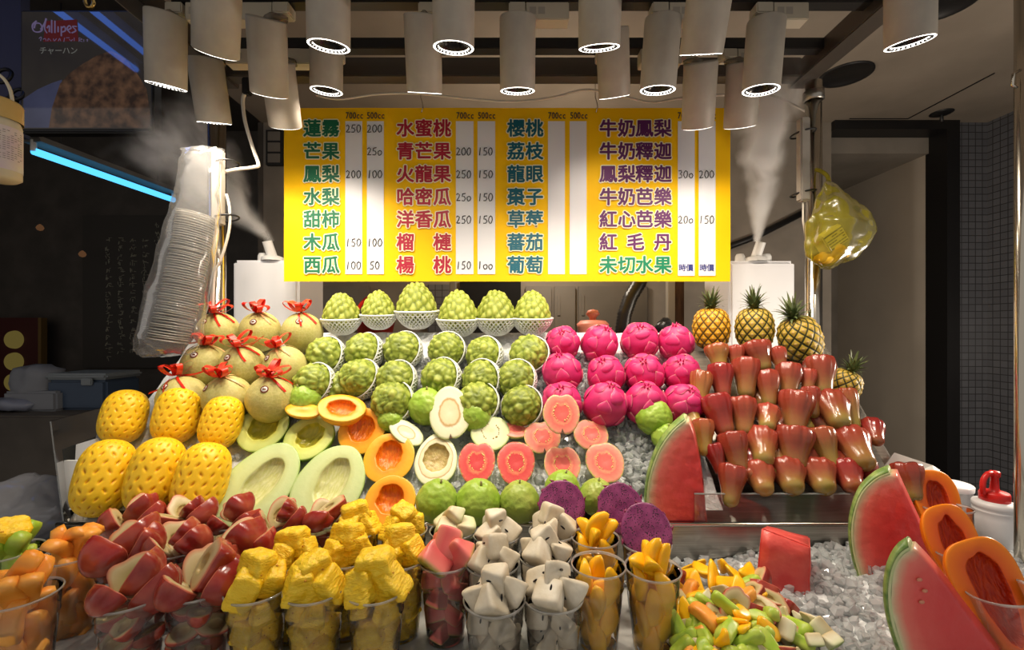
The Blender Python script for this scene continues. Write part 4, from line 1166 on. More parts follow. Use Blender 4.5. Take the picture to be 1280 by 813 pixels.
M_leaf = pmat('pineapple_leaf', srgb(74,92,52), 0.5, col2=srgb(112,120,72), nscale=30)
def crown(parent, seed, n=40, L=0.060):
    rr = random.Random(seed)
    b = MB()
    for i in range(n):
        a = i*2.39996; f = i/n; ln = L*(0.55+0.55*f)*rr.uniform(.85,1.15); tilt = 1.25*(1-f)+0.12
        d0 = Vector((math.cos(a), math.sin(a), 0)); P = []
        for k in range(6):
            t = k/5; ang = tilt*(0.35+0.9*t)
            p = Vector((0,0,0.058+0.010*f)) + d0*(0.006+ln*t*math.sin(ang)) + UP*(ln*t*math.cos(ang*0.85))
            P.append(p)
        s = d0.cross(UP).normalized()
        b.ribbon(P, [0.011,0.0115,0.010,0.0075,0.0045,0.0006], s)
        # keel gives the leaf its gutter depth
        b.ribbon([p - d0*0.0022 for p in P], [0.006,0.006,0.005,0.004,0.002,0.0004], s)
    b.build('crown', M_leaf, parent, True)
def pine_proto(me, seed):
    o = link('pineapple', me); crown(o, seed); return o
pA = pine_proto(pine_mesh(M_pinA), 1); pB = pine_proto(pine_mesh(M_pinB), 2)
pn = Pool([pA, pB])
for v, x, y, D, ax, s, lab in ((0, 889, 411, 1.53, (-0.05,-0.1,1), 1.08, 'yellow ripe pineapple with short crown, leftmost behind the wax apples'),
                         (1, 943, 411, 1.51, (-0.10,-0.15,1), 1.08, 'greenish pineapple with spread crown, in the middle behind the wax apples'),
                         (1, 1000, 424, 1.46, (-0.42,-0.2,1), 1.14, 'greenish pineapple leaning left, rightmost behind the wax apples'),
                         (1, 1052, 485, 1.33, (0.3,-0.3,1), 0.85, 'pineapple almost hidden behind the right edge of the wax apples')):
    o = pn.get(v); o.location = at(x,y,D); o.rotation_euler = rot_z_to(Vector(ax), rnd.uniform(0,6)); o.scale = (s,)*3
    tag(o, lab, 'pineapple', 'whole pineapples at the top right')

# ---- peeled pineapples
M_peel = pmat('peeled_pineapple', srgb(246,190,14), 0.4, ramp=[(0.0, srgb(196,128,14)),(0.3, srgb(232,168,14)),(0.6, srgb(248,194,20)),(1.0, srgb(250,202,34))], rattr='n', rnoise=0.3, rnscale=40, bump=(90,0.25,0.003), sss=0.15, sssr=0.01)
def peel_mesh():
    NC, NR = 15, 13
    def notch(U, V):
        d, dx, dy = lattice(U, V, NC, NR)
        row = np.round(V*NR-dy); sgn = np.where((row+np.round(U/(2*PI)*NC-dx)) % 2 == 0, 1, -1)
        a = dx*math.cos(0.5)+dy*0.45*np.sin(0.5)*sgn; c = -dx*np.sin(0.5)*sgn+dy*0.45*math.cos(0.5)
        return np.exp(-(a/0.19)**4-(c/0.075)**2)
    def f(U, V):
        w = notch(U, V); prof = np.abs(np.sin(PI*np.clip(V*0.94+0.03,0,1)))**0.42
        prof = np.where((V<=0)|(V>=1), 0, prof)
        t = np.clip(np.abs(1-2*V),0,1); tz = np.sin((1-2*V)*PI/2)
        prof = (1-np.abs(tz)**3.0)**(1/2.15); prof = np.where((V<=0)|(V>=1), 0, prof)
        r = 0.059*prof*(1+0.05*(V-0.5)) - 0.004*w*np.minimum(1,prof)
        return r*np.cos(U), r*np.sin(U), 0.076*tz
    V, Fc, U, Vp = surf(180, 120, f)
    V = V*(1+0.02*nz(V,14,1))[:,None]
    return mesh('peeled_pineapple', V, [q[::-1] for q in Fc], M_peel, attrs={'n': 1-notch(U,Vp)})
pm = peel_mesh()
PEEL = [('upper', [(155,521,.88),(221.5,519,.93),(277,528,.85)]), ('lower', [(131,597,1.0),(195,594,1.0),(252,600,.98)])]
for row, lst in PEEL:
    for i, (x, y, s) in enumerate(lst):
        off = 0.062 if row == 'lower' else 0.066
        ax = BT*0.55 + UP*0.75; q_ = bed(x,y,off); ax = ax + Vector((ax.y*q_.x/q_.y + 0.33, 0, 0))
        o = link('peeled_pineapple', pm, None, bed(x,y,off), rot_z_to(ax, i*1.1+(row=='lower')*.5), (s*.97,s*.97,s*(1.06 if row=='upper' else 1.16)))
        tag(o, 'peeled yellow pineapple with carved eyes, %s of the %s three' % (['left','middle','right'][i], row), 'pineapple', 'peeled pineapples at the left')

# ---- wax apples
M_wax = pmat('wax_apple_skin', srgb(160,50,34), 0.24, ramp=[(0.0, srgb(150,136,68)),(0.22, srgb(150,106,58)),(0.5, srgb(148,72,48)),(0.8, srgb(148,56,42)),(1.0, srgb(122,42,34))], rattr='h', rnoise=0.45, rnscale=28, randv=0.14, coat=0.3)
M_waxr = pmat('wax_apple_red', srgb(160,30,34), 0.22, ramp=[(0.0, srgb(148,100,58)),(0.25, srgb(146,64,48)),(0.6, srgb(146,44,40)),(1.0, srgb(120,28,28))], rattr='h', rnoise=0.4, rnscale=28, randv=0.12, coat=0.3)
M_waxg = pmat('wax_apple_olive', srgb(150,100,50), 0.24, ramp=[(0.0, srgb(160,146,64)),(0.4, srgb(152,116,56)),(0.75, srgb(148,78,46)),(1.0, srgb(134,48,34))], rattr='h', rnoise=0.4, rnscale=28, randv=0.1, coat=0.3)
def wax_mesh(seed, m, slim=1.0):
    def f(U, V):
        t = V   # 0 = wide (calyx) end, 1 = narrow stem end
        zz = 0.052*(1-2*V)
        s = np.interp(V, [0,.012,.04,.09,.16,.24,.33,.43,.53,.63,.73,.83,.90,.95,.98,1.0], [0,.38,.64,.84,.96,1.0,.98,.90,.79,.70,.64,.60,.54,.42,.27,0])
        w = 1.0
        rib = 1 + 0.042*np.cos(9*U+seed)*np.clip(1.25-V*1.9,0,1) + 0.026*np.cos(17*U+2*seed)*np.clip(1.1-V*1.6,0,1) + 0.03*np.cos(4*U+seed)*np.clip(1-V*2,0,1)
        r = 0.0385*s*w*rib*slim
        dz = -0.010*np.clip(1-V/0.16,0,1)**1.5*(1-0.3*np.cos(4*U))
        bend = 0.006*np.sin(V*PI*0.5)**2*seed % 3
        return r*np.cos(U), r*np.sin(U), zz+dz
    V, Fc, U, Vp = surf(72, 36, f)
    V = V*(1+0.04*nz(V,22,seed))[:,None]
    return mesh('wax_apple', V, [q[::-1] for q in Fc], m, attrs={'h': 1-Vp})
def wax_proto(seed, m, slim):
    o = link('wax_apple', wax_mesh(seed, m, slim))
    b = MB(); b.tube([(0,0,-0.052),(0,0,-0.057)], [0.003,0.0015], 6); b.build('stem_end', M_stem, o, True)
    return o
WX = [wax_mesh(1, M_wax), wax_mesh(2, M_wax, 1.1), wax_mesh(3, M_waxr, 1.0), wax_mesh(5, M_waxg, 0.95), wax_mesh(7, M_wax, 0.92)]
def C2(x, y): return (850 + x/3.3875, 400 + y/3.3875)
WAX = [('top', .085, [(160,155,100,95,0,3),(235,160,62,95,-5,0),(330,152,118,130,8,0),(418,168,72,110,5,0)]),
       ('second', .082, [(85,297,92,185,-5,3),(174,255,104,140,5,2),(277,243,114,180,0,0),(372,287,94,155,5,0),(460,255,104,145,-4,0),(540,262,60,90,0,4),(597,235,118,165,5,0)]),
       ('third', .078, [(165,397,130,170,20,2),(265,403,112,155,5,0),(368,420,104,120,0,0),(488,390,134,185,-4,0),(556,345,72,125,8,0),(652,388,138,165,16,0),(718,372,84,170,14,3)]),
       ('fourth', .062, [(45,412,100,90,25,3),(97,492,100,145,5,3),(232,557,120,168,14,0),(346,540,132,165,4,0),(478,540,142,178,0,1),(610,540,120,175,20,3),(740,547,160,180,24,0),(820,478,90,110,10,2)]),
       ('bottom', .045, [(155,585,70,90,20,2),(218,695,112,165,-6,0),(340,675,128,130,14,0),(462,668,142,135,14,0),(592,668,142,135,18,0),(712,668,128,130,20,2),(800,645,84,100,20,2),(970,680,110,150,14,0)])]
FILL = [(205,205),(320,330),(430,330),(510,430),(420,470),(600,450),(545,620),(290,620),(410,610),(680,620),(130,400),(690,480)]
for row, off, lst in WAX:
    for i, (x, y, w, h, tl, v) in enumerate(lst):
        px, py = C2(x, y); L = bed(px, py, off); D = L.y
        sw = max(0.66, min(1.16, (w/3.3875)*D/F/0.074))
        # wide end uphill, narrow end downhill; tl swings the narrow end to the right; short ones point at the viewer
        fore = h/ max(w,1); tip = (-BT)*0.6 + Vector((math.sin(R(tl))*1.0, 0, 0)) + (-UP*0.55 if fore > 1.25 else TOCAM*0.35-UP*0.1)
        tip.x += tip.y*L.x/L.y*0.9
        if row == 'top': tip = Vector((math.sin(R(tl)), -0.35, -0.9))
        o = link('wax_apple', WX[v], None, L, rot_z_to(-tip, rnd.uniform(0,6)), (sw, sw, max(0.82, min(1.25, (h/3.3875)*D/F/0.088))))
        tag(o, 'glossy wax apple, %s in the %s row of the right heap' % (place_word(i,len(lst)), row), 'wax apple', 'whole wax apples in the right tray')
for i, (x, y) in enumerate(FILL):
    px, py = C2(x, y); L = bed(px, py, .036)
    o = link('wax_apple', WX[i % 5], None, L, rot_z_to(BT*0.5-TOCAM*0.4+Vector((rnd.uniform(-.4,.4),0,0)), rnd.uniform(0,6)), 0.92)
    tag(o, 'wax apple in shadow underneath the outer layer of the right heap', 'wax apple', 'wax apples underneath the heap')
# ================================================================ CUT FRUIT ON THE BANK
def half_mesh(name, a, b, depth, mats, cav=None, cavd=0.0, cavoff=(0,0), pear=0.0, dent=0.0, notch=0.0, wob=0.02, seed=0, n=64, squar=0.0, cavwob=0.06, cavp=0.0):
    """a fruit cut in half: local +z is the cut face, +y its top. cav=(ax,by) seed hollow"""
    th = np.arange(n)*2*PI/n
    c, s = np.cos(th), np.sin(th)
    nzv = np.array([mnoise.noise(Vector((math.cos(t)*1.3+seed*3.1, math.sin(t)*1.3, seed))) for t in th])
    k = 1 + wob*nzv*2
    dt = 1 - dent*np.exp(-((np.mod(th-PI/2+PI,2*PI)-PI)/0.30)**2) - notch*np.exp(-((np.mod(th+PI/2+PI,2*PI)-PI)/0.16)**2)
    ox = a*c*(1-pear*s)*k*dt; oy = b*s*k*dt
    if squar: q = (np.abs(c)**squar+np.abs(s)**squar)**(-1/squar); ox, oy = ox*q, oy*q
    V = []; rr = []; mi = []
    def ring(x, y, z, t): V.extend(zip(x, y, z if hasattr(z,'__len__') else [z]*n)); rr.extend([t]*n)
    rings = 0; kinds = []
    for i in range(1, 9):
        f = i/8*PI/2; ring(ox*math.sin(f), oy*math.sin(f), -depth*math.cos(f), 0.0); kinds.append(0)
    ring(ox*0.985, oy*0.985, 0.0012, 0.03); kinds.append(1)
    if cav:
        cw = np.array([mnoise.noise(Vector((math.cos(t)*2.2+seed, math.sin(t)*2.2, seed+5))) for t in th])
        ix = cav[0]*c*(1-cavp*s)*(1+cavwob*2*cw)+cavoff[0]; iy = cav[1]*s*(1+cavwob*2*cw)+cavoff[1]
    else: ix, iy = ox*0.02, oy*0.02
    nf = 10
    for i in range(1, nf+1):
        t = i/nf; ring(ox*0.985*(1-t)+ix*t, oy*0.985*(1-t)+iy*t, 0.0012+0.0015*math.sin(PI*t)*0.6, t); kinds.append(1)
    if cav:
        for i in range(1, 8):
            f = i/8*PI/2; w2 = 1+0.10*cw*math.sin(2*f)
            ring((ix-cavoff[0])*math.cos(f)*w2+cavoff[0], (iy-cavoff[1])*math.cos(f)*w2+cavoff[1], -cavd*math.sin(f)**0.8, 1.0); kinds.append(2)
    V.append((0,0,-depth)); rr.append(0.0)
    V.append((cavoff[0] if cav else 0, cavoff[1] if cav else 0, -cavd if cav else 0.0012)); rr.append(1.0)
    nr = len(kinds); Fc = []
    for j in range(n): Fc.append((nr*n, (j+1)%n, j)); mi.append(0)
    for i in range(nr-1):
        for j in range(n): j2=(j+1)%n; Fc.append((i*n+j, i*n+j2, (i+1)*n+j2, (i+1)*n+j)); mi.append(kinds[i+1] if kinds[i+1] != 1 or kinds[i] != 0 else 1)
    for j in range(n): Fc.append(((nr-1)*n+j, (nr-1)*n+(j+1)%n, nr*n+1)); mi.append(2 if cav else 1)
    return mesh(name, V, Fc, mats, midx=mi, attrs={'rr': rr})

def face_mat(nm, ramp, rough=0.35, rnoise=0.12, rns=50, bump=(60,0.25,0.003), sss=0.0):
    return pmat(nm, ramp[-1][1], rough, ramp=ramp, rattr='rr', rnoise=rnoise, rnscale=rns, bump=bump, sss=sss, sssr=0.006)
M_hdskin = pmat('honeydew_skin', srgb(150,176,92), 0.45, col2=srgb(136,166,84), nscale=10)
M_gmskin = pmat('green_melon_skin', srgb(124,152,44), 0.45, col2=srgb(104,136,36), nscale=14)
M_gmface = face_mat('green_melon_face', [(0.0, srgb(140,168,60)),(0.12, srgb(198,208,120)),(0.55, srgb(206,214,124)),(1.0, srgb(196,196,84))])
M_gmcav = pmat('green_melon_hollow', srgb(182,172,52), 0.3, col2=srgb(160,156,48), nscale=60, bump=(70,0.5,0.004), stretch=(3,1,1))
M_hdface = face_mat('honeydew_face', [(0.0, srgb(164,190,110)),(0.1, srgb(196,212,150)),(0.6, srgb(204,216,156)),(1.0, srgb(196,204,136))])
M_hdcav = pmat('honeydew_hollow', srgb(196,198,124), 0.28, col2=srgb(212,212,156), nscale=50, bump=(50,0.5,0.005), stretch=(4,1,1))
M_caskin = pmat('cantaloupe_skin', srgb(96,104,60), 0.6, col2=srgb(150,146,100), nscale=60)
M_orskin = pmat('orange_melon_skin', srgb(240,170,50), 0.5)
M_caface = face_mat('cantaloupe_face', [(0.0, srgb(176,160,60)),(0.06, srgb(244,172,40)),(0.5, srgb(248,166,40)),(1.0, srgb(240,138,24))])
M_cacav = pmat('cantaloupe_hollow', srgb(232,132,24), 0.3, col2=srgb(214,104,14), nscale=40, bump=(60,0.6,0.005), stretch=(4,1,1))
M_wgskin = pmat('white_guava_skin', srgb(186,196,120), 0.4)
M_wgface = face_mat('white_guava_face', [(0.0, srgb(178,192,112)),(0.08, srgb(228,226,190)),(0.42, srgb(234,230,204)),(0.50, srgb(190,150,92)),(0.58, srgb(222,210,170)),(1.0, srgb(228,220,186))], rns=90)
M_wgface2 = face_mat('pale_guava_face', [(0.0, srgb(170,190,110)),(0.1, srgb(220,224,176)),(0.6, srgb(226,224,188)),(1.0, srgb(214,210,164))], rns=90)
M_wgcav = pmat('guava_hollow', srgb(196,176,116), 0.3, col2=srgb(168,142,84), nscale=70, bump=(90,0.8,0.005))
M_pgskin = pmat('pink_guava_skin', srgb(192,190,110), 0.45)
M_pgface = face_mat('pink_guava_face', [(0.0, srgb(206,196,120)),(0.07, srgb(232,148,124)),(0.40, srgb(230,112,100)),(0.52, srgb(236,146,112)),(0.62, srgb(222,96,90)),(1.0, srgb(230,110,100))], rnoise=0.30, rns=120)
M_rgface = face_mat('red_guava_face', [(0.0, srgb(206,170,110)),(0.06, srgb(218,92,84)),(0.40, srgb(208,66,68)),(0.54, srgb(228,124,88)),(0.62, srgb(200,56,60)),(1.0, srgb(208,70,70))], rnoise=0.30, rns=120)
M_seedring = pmat('guava_seed', srgb(236,188,120), 0.45)
M_calyx = pmat('dark_calyx', srgb(92,64,44), 0.7)
def dragon_face():
    m = bpy.data.materials.new('dragon_flesh'); m.use_nodes = True; N = NT(m); b = N.n['Principled BSDF']
    tc = N.add('ShaderNodeTexCoord'); vo = N.add('ShaderNodeTexVoronoi'); vo.inputs['Scale'].default_value = 300; N.link(tc.outputs['Object'], vo.inputs['Vector'])
    ns = N.add('ShaderNodeTexNoise'); ns.inputs['Scale'].default_value = 90; N.link(tc.outputs['Object'], ns.inputs['Vector'])
    th = N.add('ShaderNodeMapRange'); th.inputs['From Min'].default_value = 0.40; th.inputs['From Max'].default_value = 0.62; th.inputs['To Min'].default_value = 0.16; th.inputs['To Max'].default_value = 0.42
    N.link(ns.outputs['Fac'], th.inputs['Value'])
    lt = N.add('ShaderNodeMath', operation='LESS_THAN'); N.link(vo.outputs['Distance'], lt.inputs[0]); N.link(th.outputs[0], lt.inputs[1])
    n2 = N.add('ShaderNodeTexNoise'); n2.inputs['Scale'].default_value = 40; N.link(tc.outputs['Object'], n2.inputs['Vector'])
    rp = N.add('ShaderNodeValToRGB'); rp.color_ramp.elements[0].position=.35; rp.color_ramp.elements[0].color = srgb(112,36,86); rp.color_ramp.elements[1].position=.68; rp.color_ramp.elements[1].color = srgb(146,62,112)
    N.link(n2.outputs['Fac'], rp.inputs[0])
    mx = N.add('ShaderNodeMix', data_type='RGBA'); N.link(lt.outputs[0], mx.inputs[0]); N.link(rp.outputs[0], mx.inputs[6]); mx.inputs[7].default_value = srgb(26,10,24)
    N.link(mx.outputs[2], b.inputs['Base Color']); b.inputs['Roughness'].default_value = 0.32
    bp = N.add('ShaderNodeBump'); bp.inputs['Strength'].default_value = 0.3; bp.inputs['Distance'].default_value = 0.003; N.link(n2.outputs['Fac'], bp.inputs['Height']); N.link(bp.outputs[0], b.inputs['Normal'])
    return m
M_dface = dragon_face()
M_dskin = pmat('dragon_dark_skin', srgb(120,20,66), 0.5)
FN = (BN*1.0 + TOCAM*0.25).normalized()
def put_half(name, px, py, w, h, roll, off, mats, normal=None, dep=0.7, cavf=None, cavd=0.5, label='', cat='', group=None, fore=0.92, loc=None, **kw):
    L = bed(px, py, off) if loc is None else loc; D = L.y
    a = w/2*D/F; b_ = h/2*D/F/fore
    if cavf: kw.update(cav=(cavf[0]*a, cavf[1]*b_), cavd=cavd*a*dep)
    if 'cavoff' in kw: kw['cavoff'] = (kw['cavoff'][0]*a, kw['cavoff'][1]*b_)
    me = half_mesh(name, a, b_, a*dep, mats, seed=int(px+py), **kw)
    o = link(name, me, None, L, frame_rot(normal or FN, BT, R(-roll)))
    KEEP.append((L, max(a, b_)*1.02+0.012))
    tag(o, label, cat, group); o['ab'] = (a, b_)
    return o
GM = [M_gmskin, M_gmface, M_gmcav]; HD = [M_hdskin, M_hdface, M_hdcav]; CA = [M_caskin, M_caface, M_cacav]; OM = [M_orskin, M_caface, M_cacav]
put_half('melon_half', 328.7,534,60,61, 12,.035,GM,cavf=(.56,.60),cavoff=(0,.06),label='hollowed green melon half, the left of two small ones',cat='melon half',normal=(FN+Vector((.1,0,0))).normalized())
put_half('melon_half', 386,546.5,64,58, 25,.035,GM,cavf=(.52,.56),cavoff=(0,.08),label='hollowed green melon half, the right one, tilted beside orange melon',cat='melon half',normal=(FN+Vector((-.08,-.1,.2))).normalized())
put_half('honeydew_half', 324,604,88,104, 28,.03,HD,cavf=(.42,.62),cavoff=(.05,.02),pear=.10,label='long pale green honeydew half, left one, leaning right',cat='honeydew half',cavwob=.03,dep=.5,cavd=.45)
put_half('honeydew_half', 411,606,88,98, 16,.03,HD,cavf=(.42,.58),cavoff=(.05,.10),pear=.10,label='long pale green honeydew half, right one, beside the cantaloupe halves',cat='honeydew half',cavwob=.03,dep=.5,cavd=.45)
put_half('orange_melon_half', 427,510,60,40, 12,.072,OM,cavf=(.60,.58),normal=(.12,-.55,.82),label='orange melon half lying tipped open behind the upright orange half',cat='melon half',fore=.85)
put_half('orange_melon_half', 452,539,58,56, 10,.04,OM,cavf=(.56,.58),cavoff=(-.03,.1),label='hollow orange melon half standing right of the green halves',cat='melon half',normal=(0,-.85,.5))
put_half('melon_slice', 379,513,46,24, 8,.07,OM,dep=.4,label='flat yellow orange melon slice left of the orange halves',cat='melon slice',normal=(.1,-.5,.85),dent=.15)
put_half('cantaloupe_half', 486,572.5,64,62, 0,.035,CA,cavf=(.50,.58),cavoff=(0,.1),label='upright cantaloupe half with dark rind, the upper of two',cat='cantaloupe half')
put_half('cantaloupe_half', 487,628,65,62, 0,.03,CA,cavf=(.52,.55),cavoff=(0,.12),label='cantaloupe half lower down, behind the pineapple cups',cat='cantaloupe half',normal=(0,-.8,.6))
WG = [M_wgskin, M_wgface, M_wgcav]; WG2 = [M_wgskin, M_wgface2, M_wgcav]
def guava_bits(o, ring=True, m=M_seedring, calyx=True, n=26, rf=(.40,.46)):
    a, b_ = o['ab']; rr = random.Random(int(a*1e6)); 
    if ring:
        b = MB()
        for i in range(n):
            t = 2*PI*i/n + rr.uniform(-.1,.1)
            if abs(((t-PI/2+PI)%(2*PI))-PI) < .5 or abs(((t+PI/2+PI)%(2*PI))-PI) < .35: continue
            f = rr.uniform(*rf); V, Fc = ico(1); s = rr.uniform(.0012,.0022)
            b.add(V*np.array((s,s*1.4,s*.7)) + np.array((a*f*math.cos(t), b_*f*math.sin(t)+.05*b_, .0022)), Fc)
        b.build('seeds', m, o, True)
    if calyx:
        b = MB(); y = -b_*0.90; b.add([(-.0045,y-.003,.0024),(.0045,y-.003,.0024),(0.0,y+.010,.0028),(0,y-.002,.0045)], [(0,1,3),(1,2,3),(2,0,3),(0,2,1)]); b.build('calyx', M_calyx, o)
    del o['ab']
o = put_half('guava_half', 562,516,50,64, -6,.075,WG,pear=.08,notch=.06,label='tall white guava half standing upright amid green guavas',cat='guava half',normal=(0,-.9,.42)); guava_bits(o, False)
o = put_half('guava_half', 545,574,53,62, 0,.035,WG,cavf=(.60,.55),cavoff=(0,.05),pear=.14,notch=.05,label='hollow white guava half with brown lining above the front guavas',cat='guava half',cavd=.4); guava_bits(o, False)
o = put_half('guava_half', 613,541,49,44, 10,.045,WG2,dent=.08,label='pale greenish white guava half left of the pink slices',cat='guava half',normal=(.05,-.8,.6)); guava_bits(o, True, M_wgcav, False)
o = put_half('guava_slice', 508,541,48,26, 26,.045,WG,dep=.5,label='thin white guava wedge leaning between the orange melon and the green guavas',cat='guava slice',normal=(.25,-.7,.6)); guava_bits(o, False, calyx=False)
PG = [M_pgskin, M_pgface, M_pgface]; RG = [M_pgskin, M_rgface, M_rgface]
for x,y,w,h,roll,off,ms,nrm,lab,kw in (
    (702,517,46,49,0,.125,PG,(0,-.9,.4),'pink guava half standing highest, in front of the dragon fruit',dict(dent=.17,notch=.07)),
    (678,546,46,42,-6,.045,PG,None,'pink guava half left of centre in the upper pink row',dict(dent=.17,notch=.07)),
    (645,537,36,24,0,.04,PG,(0,-.6,.8),'flat pink guava slice behind the upper pink halves',dict()),
    (739,543,44,40,10,.045,PG,None,'pink guava half rightmost in the upper pink row beside bare ice',dict(dent=.19,notch=.05)),
    (596,578,46,53,0,.04,RG,None,'deep red guava half leftmost in the lower row',dict(dent=.19,notch=.08,pear=-.06)),
    (645,579,47,53,0,.04,RG,None,'deep red guava half second in the lower row',dict(dent=.03,notch=.05,pear=-.08)),
    (703,581,46,48,0,.04,PG,None,'pink guava half third in the lower row above a purple slice',dict(dent=.19,notch=.08,pear=-.05)),
    (756,578,48,50,-8,.04,PG,None,'pink guava half rightmost in the lower row beside bare ice',dict(dent=.10,notch=.04,pear=-.05))):
    o = put_half('guava_half', x,y,w,h,roll,off,ms,normal=nrm,label=lab,cat='guava half',group='pink and red guava halves',dep=.6,**kw); guava_bits(o, h > 30, calyx=h > 30 and kw.get('notch',0) >= .05)
def dragon_half(px, py, w, h, roll, lab, loc=None, nrm=None, off=.05):
    o = put_half('dragon_fruit_half', px,py,w,h,roll,off,[M_dskin,M_dface,M_dface],label=lab,cat='dragon fruit half',group='purple dragon fruit halves',normal=nrm,dep=.55,loc=loc)
    a, b_ = o['ab']; b = MB()
    for i in range(11):
        t = 2*PI*i/11 + .2; s = 1.02 if i % 3 else 1.12
        p = Vector((a*math.cos(t), b_*math.sin(t), -.002)); q = Vector((a*s*math.cos(t+.12), b_*s*math.sin(t+.12), .001))
        b.tube([p*0.97+Vector((0,0,-.003)), p, q], [.004,.003,.0005], 6)
    b.build('scale_tips', M_dskin, o, True); del o['ab']
dragon_half(702,632,58,56,0,'purple speckled dragon fruit half, leftmost, behind the white fruit cups',loc=at(702,632,0.985),nrm=Vector((0,-.9,.4)))
dragon_half(776,636,57,57,-10,'purple speckled dragon fruit half, middle one, touching the front half',loc=at(776,636,0.975),nrm=Vector((-.1,-.9,.4)))
for o in bpy.data.objects:
    if 'ab' in o: del o['ab']

# ================================================================ WATERMELON
M_wmflesh = pmat('watermelon_flesh', srgb(216,58,56), 0.3, ramp=[(0.0, srgb(222,214,170)),(0.10, srgb(228,170,140)),(0.24, srgb(238,122,108)),(0.5, srgb(232,92,86)),(1.0, srgb(224,72,72))], rattr='rd', rnoise=0.16, rnscale=30, bump=(45,0.4,0.005), sss=0.1, sssr=0.01)
M_wmrind = pmat('watermelon_rind', srgb(214,220,168), 0.4, col2=srgb(196,208,144), nscale=20)
M_wmskin = pmat('watermelon_skin', srgb(150,172,96), 0.4, col2=srgb(96,130,62), nscale=18, stretch=(1,1,4))
def watermelon(pts_rind, pts_cut, D, th, lab, tip=None, lean=0.0, seedn=0, back=None):
    """pts: pixel outlines from tip to foot, at depth D; slab of thickness th going back"""
    ctr = at(sum(p[0] for p in pts_rind)/len(pts_rind), max(p[1] for p in pts_rind), D)
    def poly(pts, n):
        P = smooth_pts([at(x, y, D + lean*(at(x,y,D).z-ctr.z)) for x, y in pts], 12); L = [0]
        for i in range(1, len(P)): L.append(L[-1]+(P[i]-P[i-1]).length)
        out = []
        for k in range(n):
            t = L[-1]*k/(n-1); i = 0
            while i < len(L)-2 and L[i+1] < t: i += 1
            f = (t-L[i])/max(1e-9, L[i+1]-L[i]); out.append(P[i].lerp(P[i+1], f))
        return out
    N_, Mn = 30, 22
    A = poly(pts_rind, N_); B = poly(pts_cut, N_)
    rp = np.array([p[:] for p in A])
    V = []; rd = []
    ray = Vector((ctr.x, ctr.y, 0)).normalized(); ray = (ray + Vector((0.10,0,0))).normalized()
    def lean_(p, back): 
        return p + (ray*th if back else Vector())
    for bk in (0, 1):
        for i in range(N_):
            for j in range(Mn):
                p = A[i].lerp(B[i], j/(Mn-1)); dd = np.min(np.linalg.norm(rp-np.array(p[:]), axis=1))
                q = lean_(p, bk); q.y += 0.0016*mnoise.noise(p*60)*(1 if not bk else 0)
                V.append(q-ctr); rd.append(min(1.0, dd/0.075))
    Fc = []; o1 = N_*Mn
    for i in range(N_-1):
        for j in range(Mn-1):
            a = i*Mn+j; Fc.append((a, a+Mn, a+Mn+1, a+1)); Fc.append((o1+a, o1+a+1, o1+a+Mn+1, o1+a+Mn))
    for i in range(N_-1):
        a = i*Mn+Mn-1; Fc.append((a, a+Mn, o1+a+Mn, o1+a))
    for j in range(Mn-1):
        a = (N_-1)*Mn+j; Fc.append((a, o1+a, o1+a+1, a+1)); Fc.append((j, j+1, o1+j+1, o1+j))
    o = link('watermelon_slice', mesh('watermelon_slice', V, Fc, M_wmflesh, attrs={'rd': rd}), None, ctr)
    # pale rind and green skin as shells outside the flesh
    for nm, t0, t1, m in (('rind', 0.0, 0.005, M_wmrind), ('skin', 0.005, 0.0075, M_wmskin)):
        VV = []; FF = []; K = 7
        for i in range(N_):
            tg = (A[min(i+1,N_-1)]-A[max(i-1,0)]).normalized(); nrm = Vector((tg.z,0,-tg.x)); 
            if (A[i]-B[i]).dot(nrm) < 0: nrm = -nrm
            for t in (t0, t1):
                for k in range(K):
                    f = k/(K-1); bulge = 0.008*math.sin(PI*f) if t > 0 else 0.0
                    q = lean_(A[i] + nrm*(t + bulge), 0)*(1-f) + lean_(A[i] + nrm*(t+bulge), 1)*f
                    VV.append(q-ctr)
        for i in range(N_-1):
            a = i*2*K; c = (i+1)*2*K
            for k in range(K-1):
                FF.append((a+K+k, c+K+k, c+K+k+1, a+K+k+1)); FF.append((a+k, a+k+1, c+k+1, c+k))
            FF.append((a, c, c+K, a+K)); FF.append((a+K-1, a+2*K-1, c+2*K-1, c+K-1))
        for a in (0, (N_-1)*2*K):
            for k in range(K-1): FF.append((a+k, a+K+k, a+K+k+1, a+k+1))
        link(nm, mesh(nm, VV, FF, m), o)
    if seedn:
        b = MB(); rr = random.Random(seedn); V_, F_ = ico(2)
        for k in range(seedn):
            p = at(1152+rr.uniform(-8,14), 725+k*14, D + lean*(at(1152,725+k*14,D).z-ctr.z) - 0.0015)-ctr; b.add(V_*np.array((.0045,.002,.003))+np.array(p), F_)
        b.build('seed', pmat('pale_seed', srgb(226,150,120), 0.3), o, True)
    return tag(o, lab, 'watermelon slice', 'watermelon slices standing in ice')
watermelon([(1112,594),(1096,601),(1079,618),(1070,642),(1067,666),(1070,694),(1078,722),(1092,758)], [(1120,594),(1130,616),(1141,640),(1152,664),(1163,690),(1170,712),(1176,735),(1180,752)], 0.93, 0.055, 'large watermelon slice standing in the ice left of the papayas', lean=0.12)
watermelon([(1138,688),(1127,696),(1118,714),(1114,742),(1117,772),(1127,806),(1144,850)], [(1142,688),(1160,707),(1182,734),(1204,764),(1226,792),(1246,818),(1266,845)], 0.68, 0.04, 'watermelon slice nearest the camera at the lower right with seed marks', lean=0.10, seedn=3)
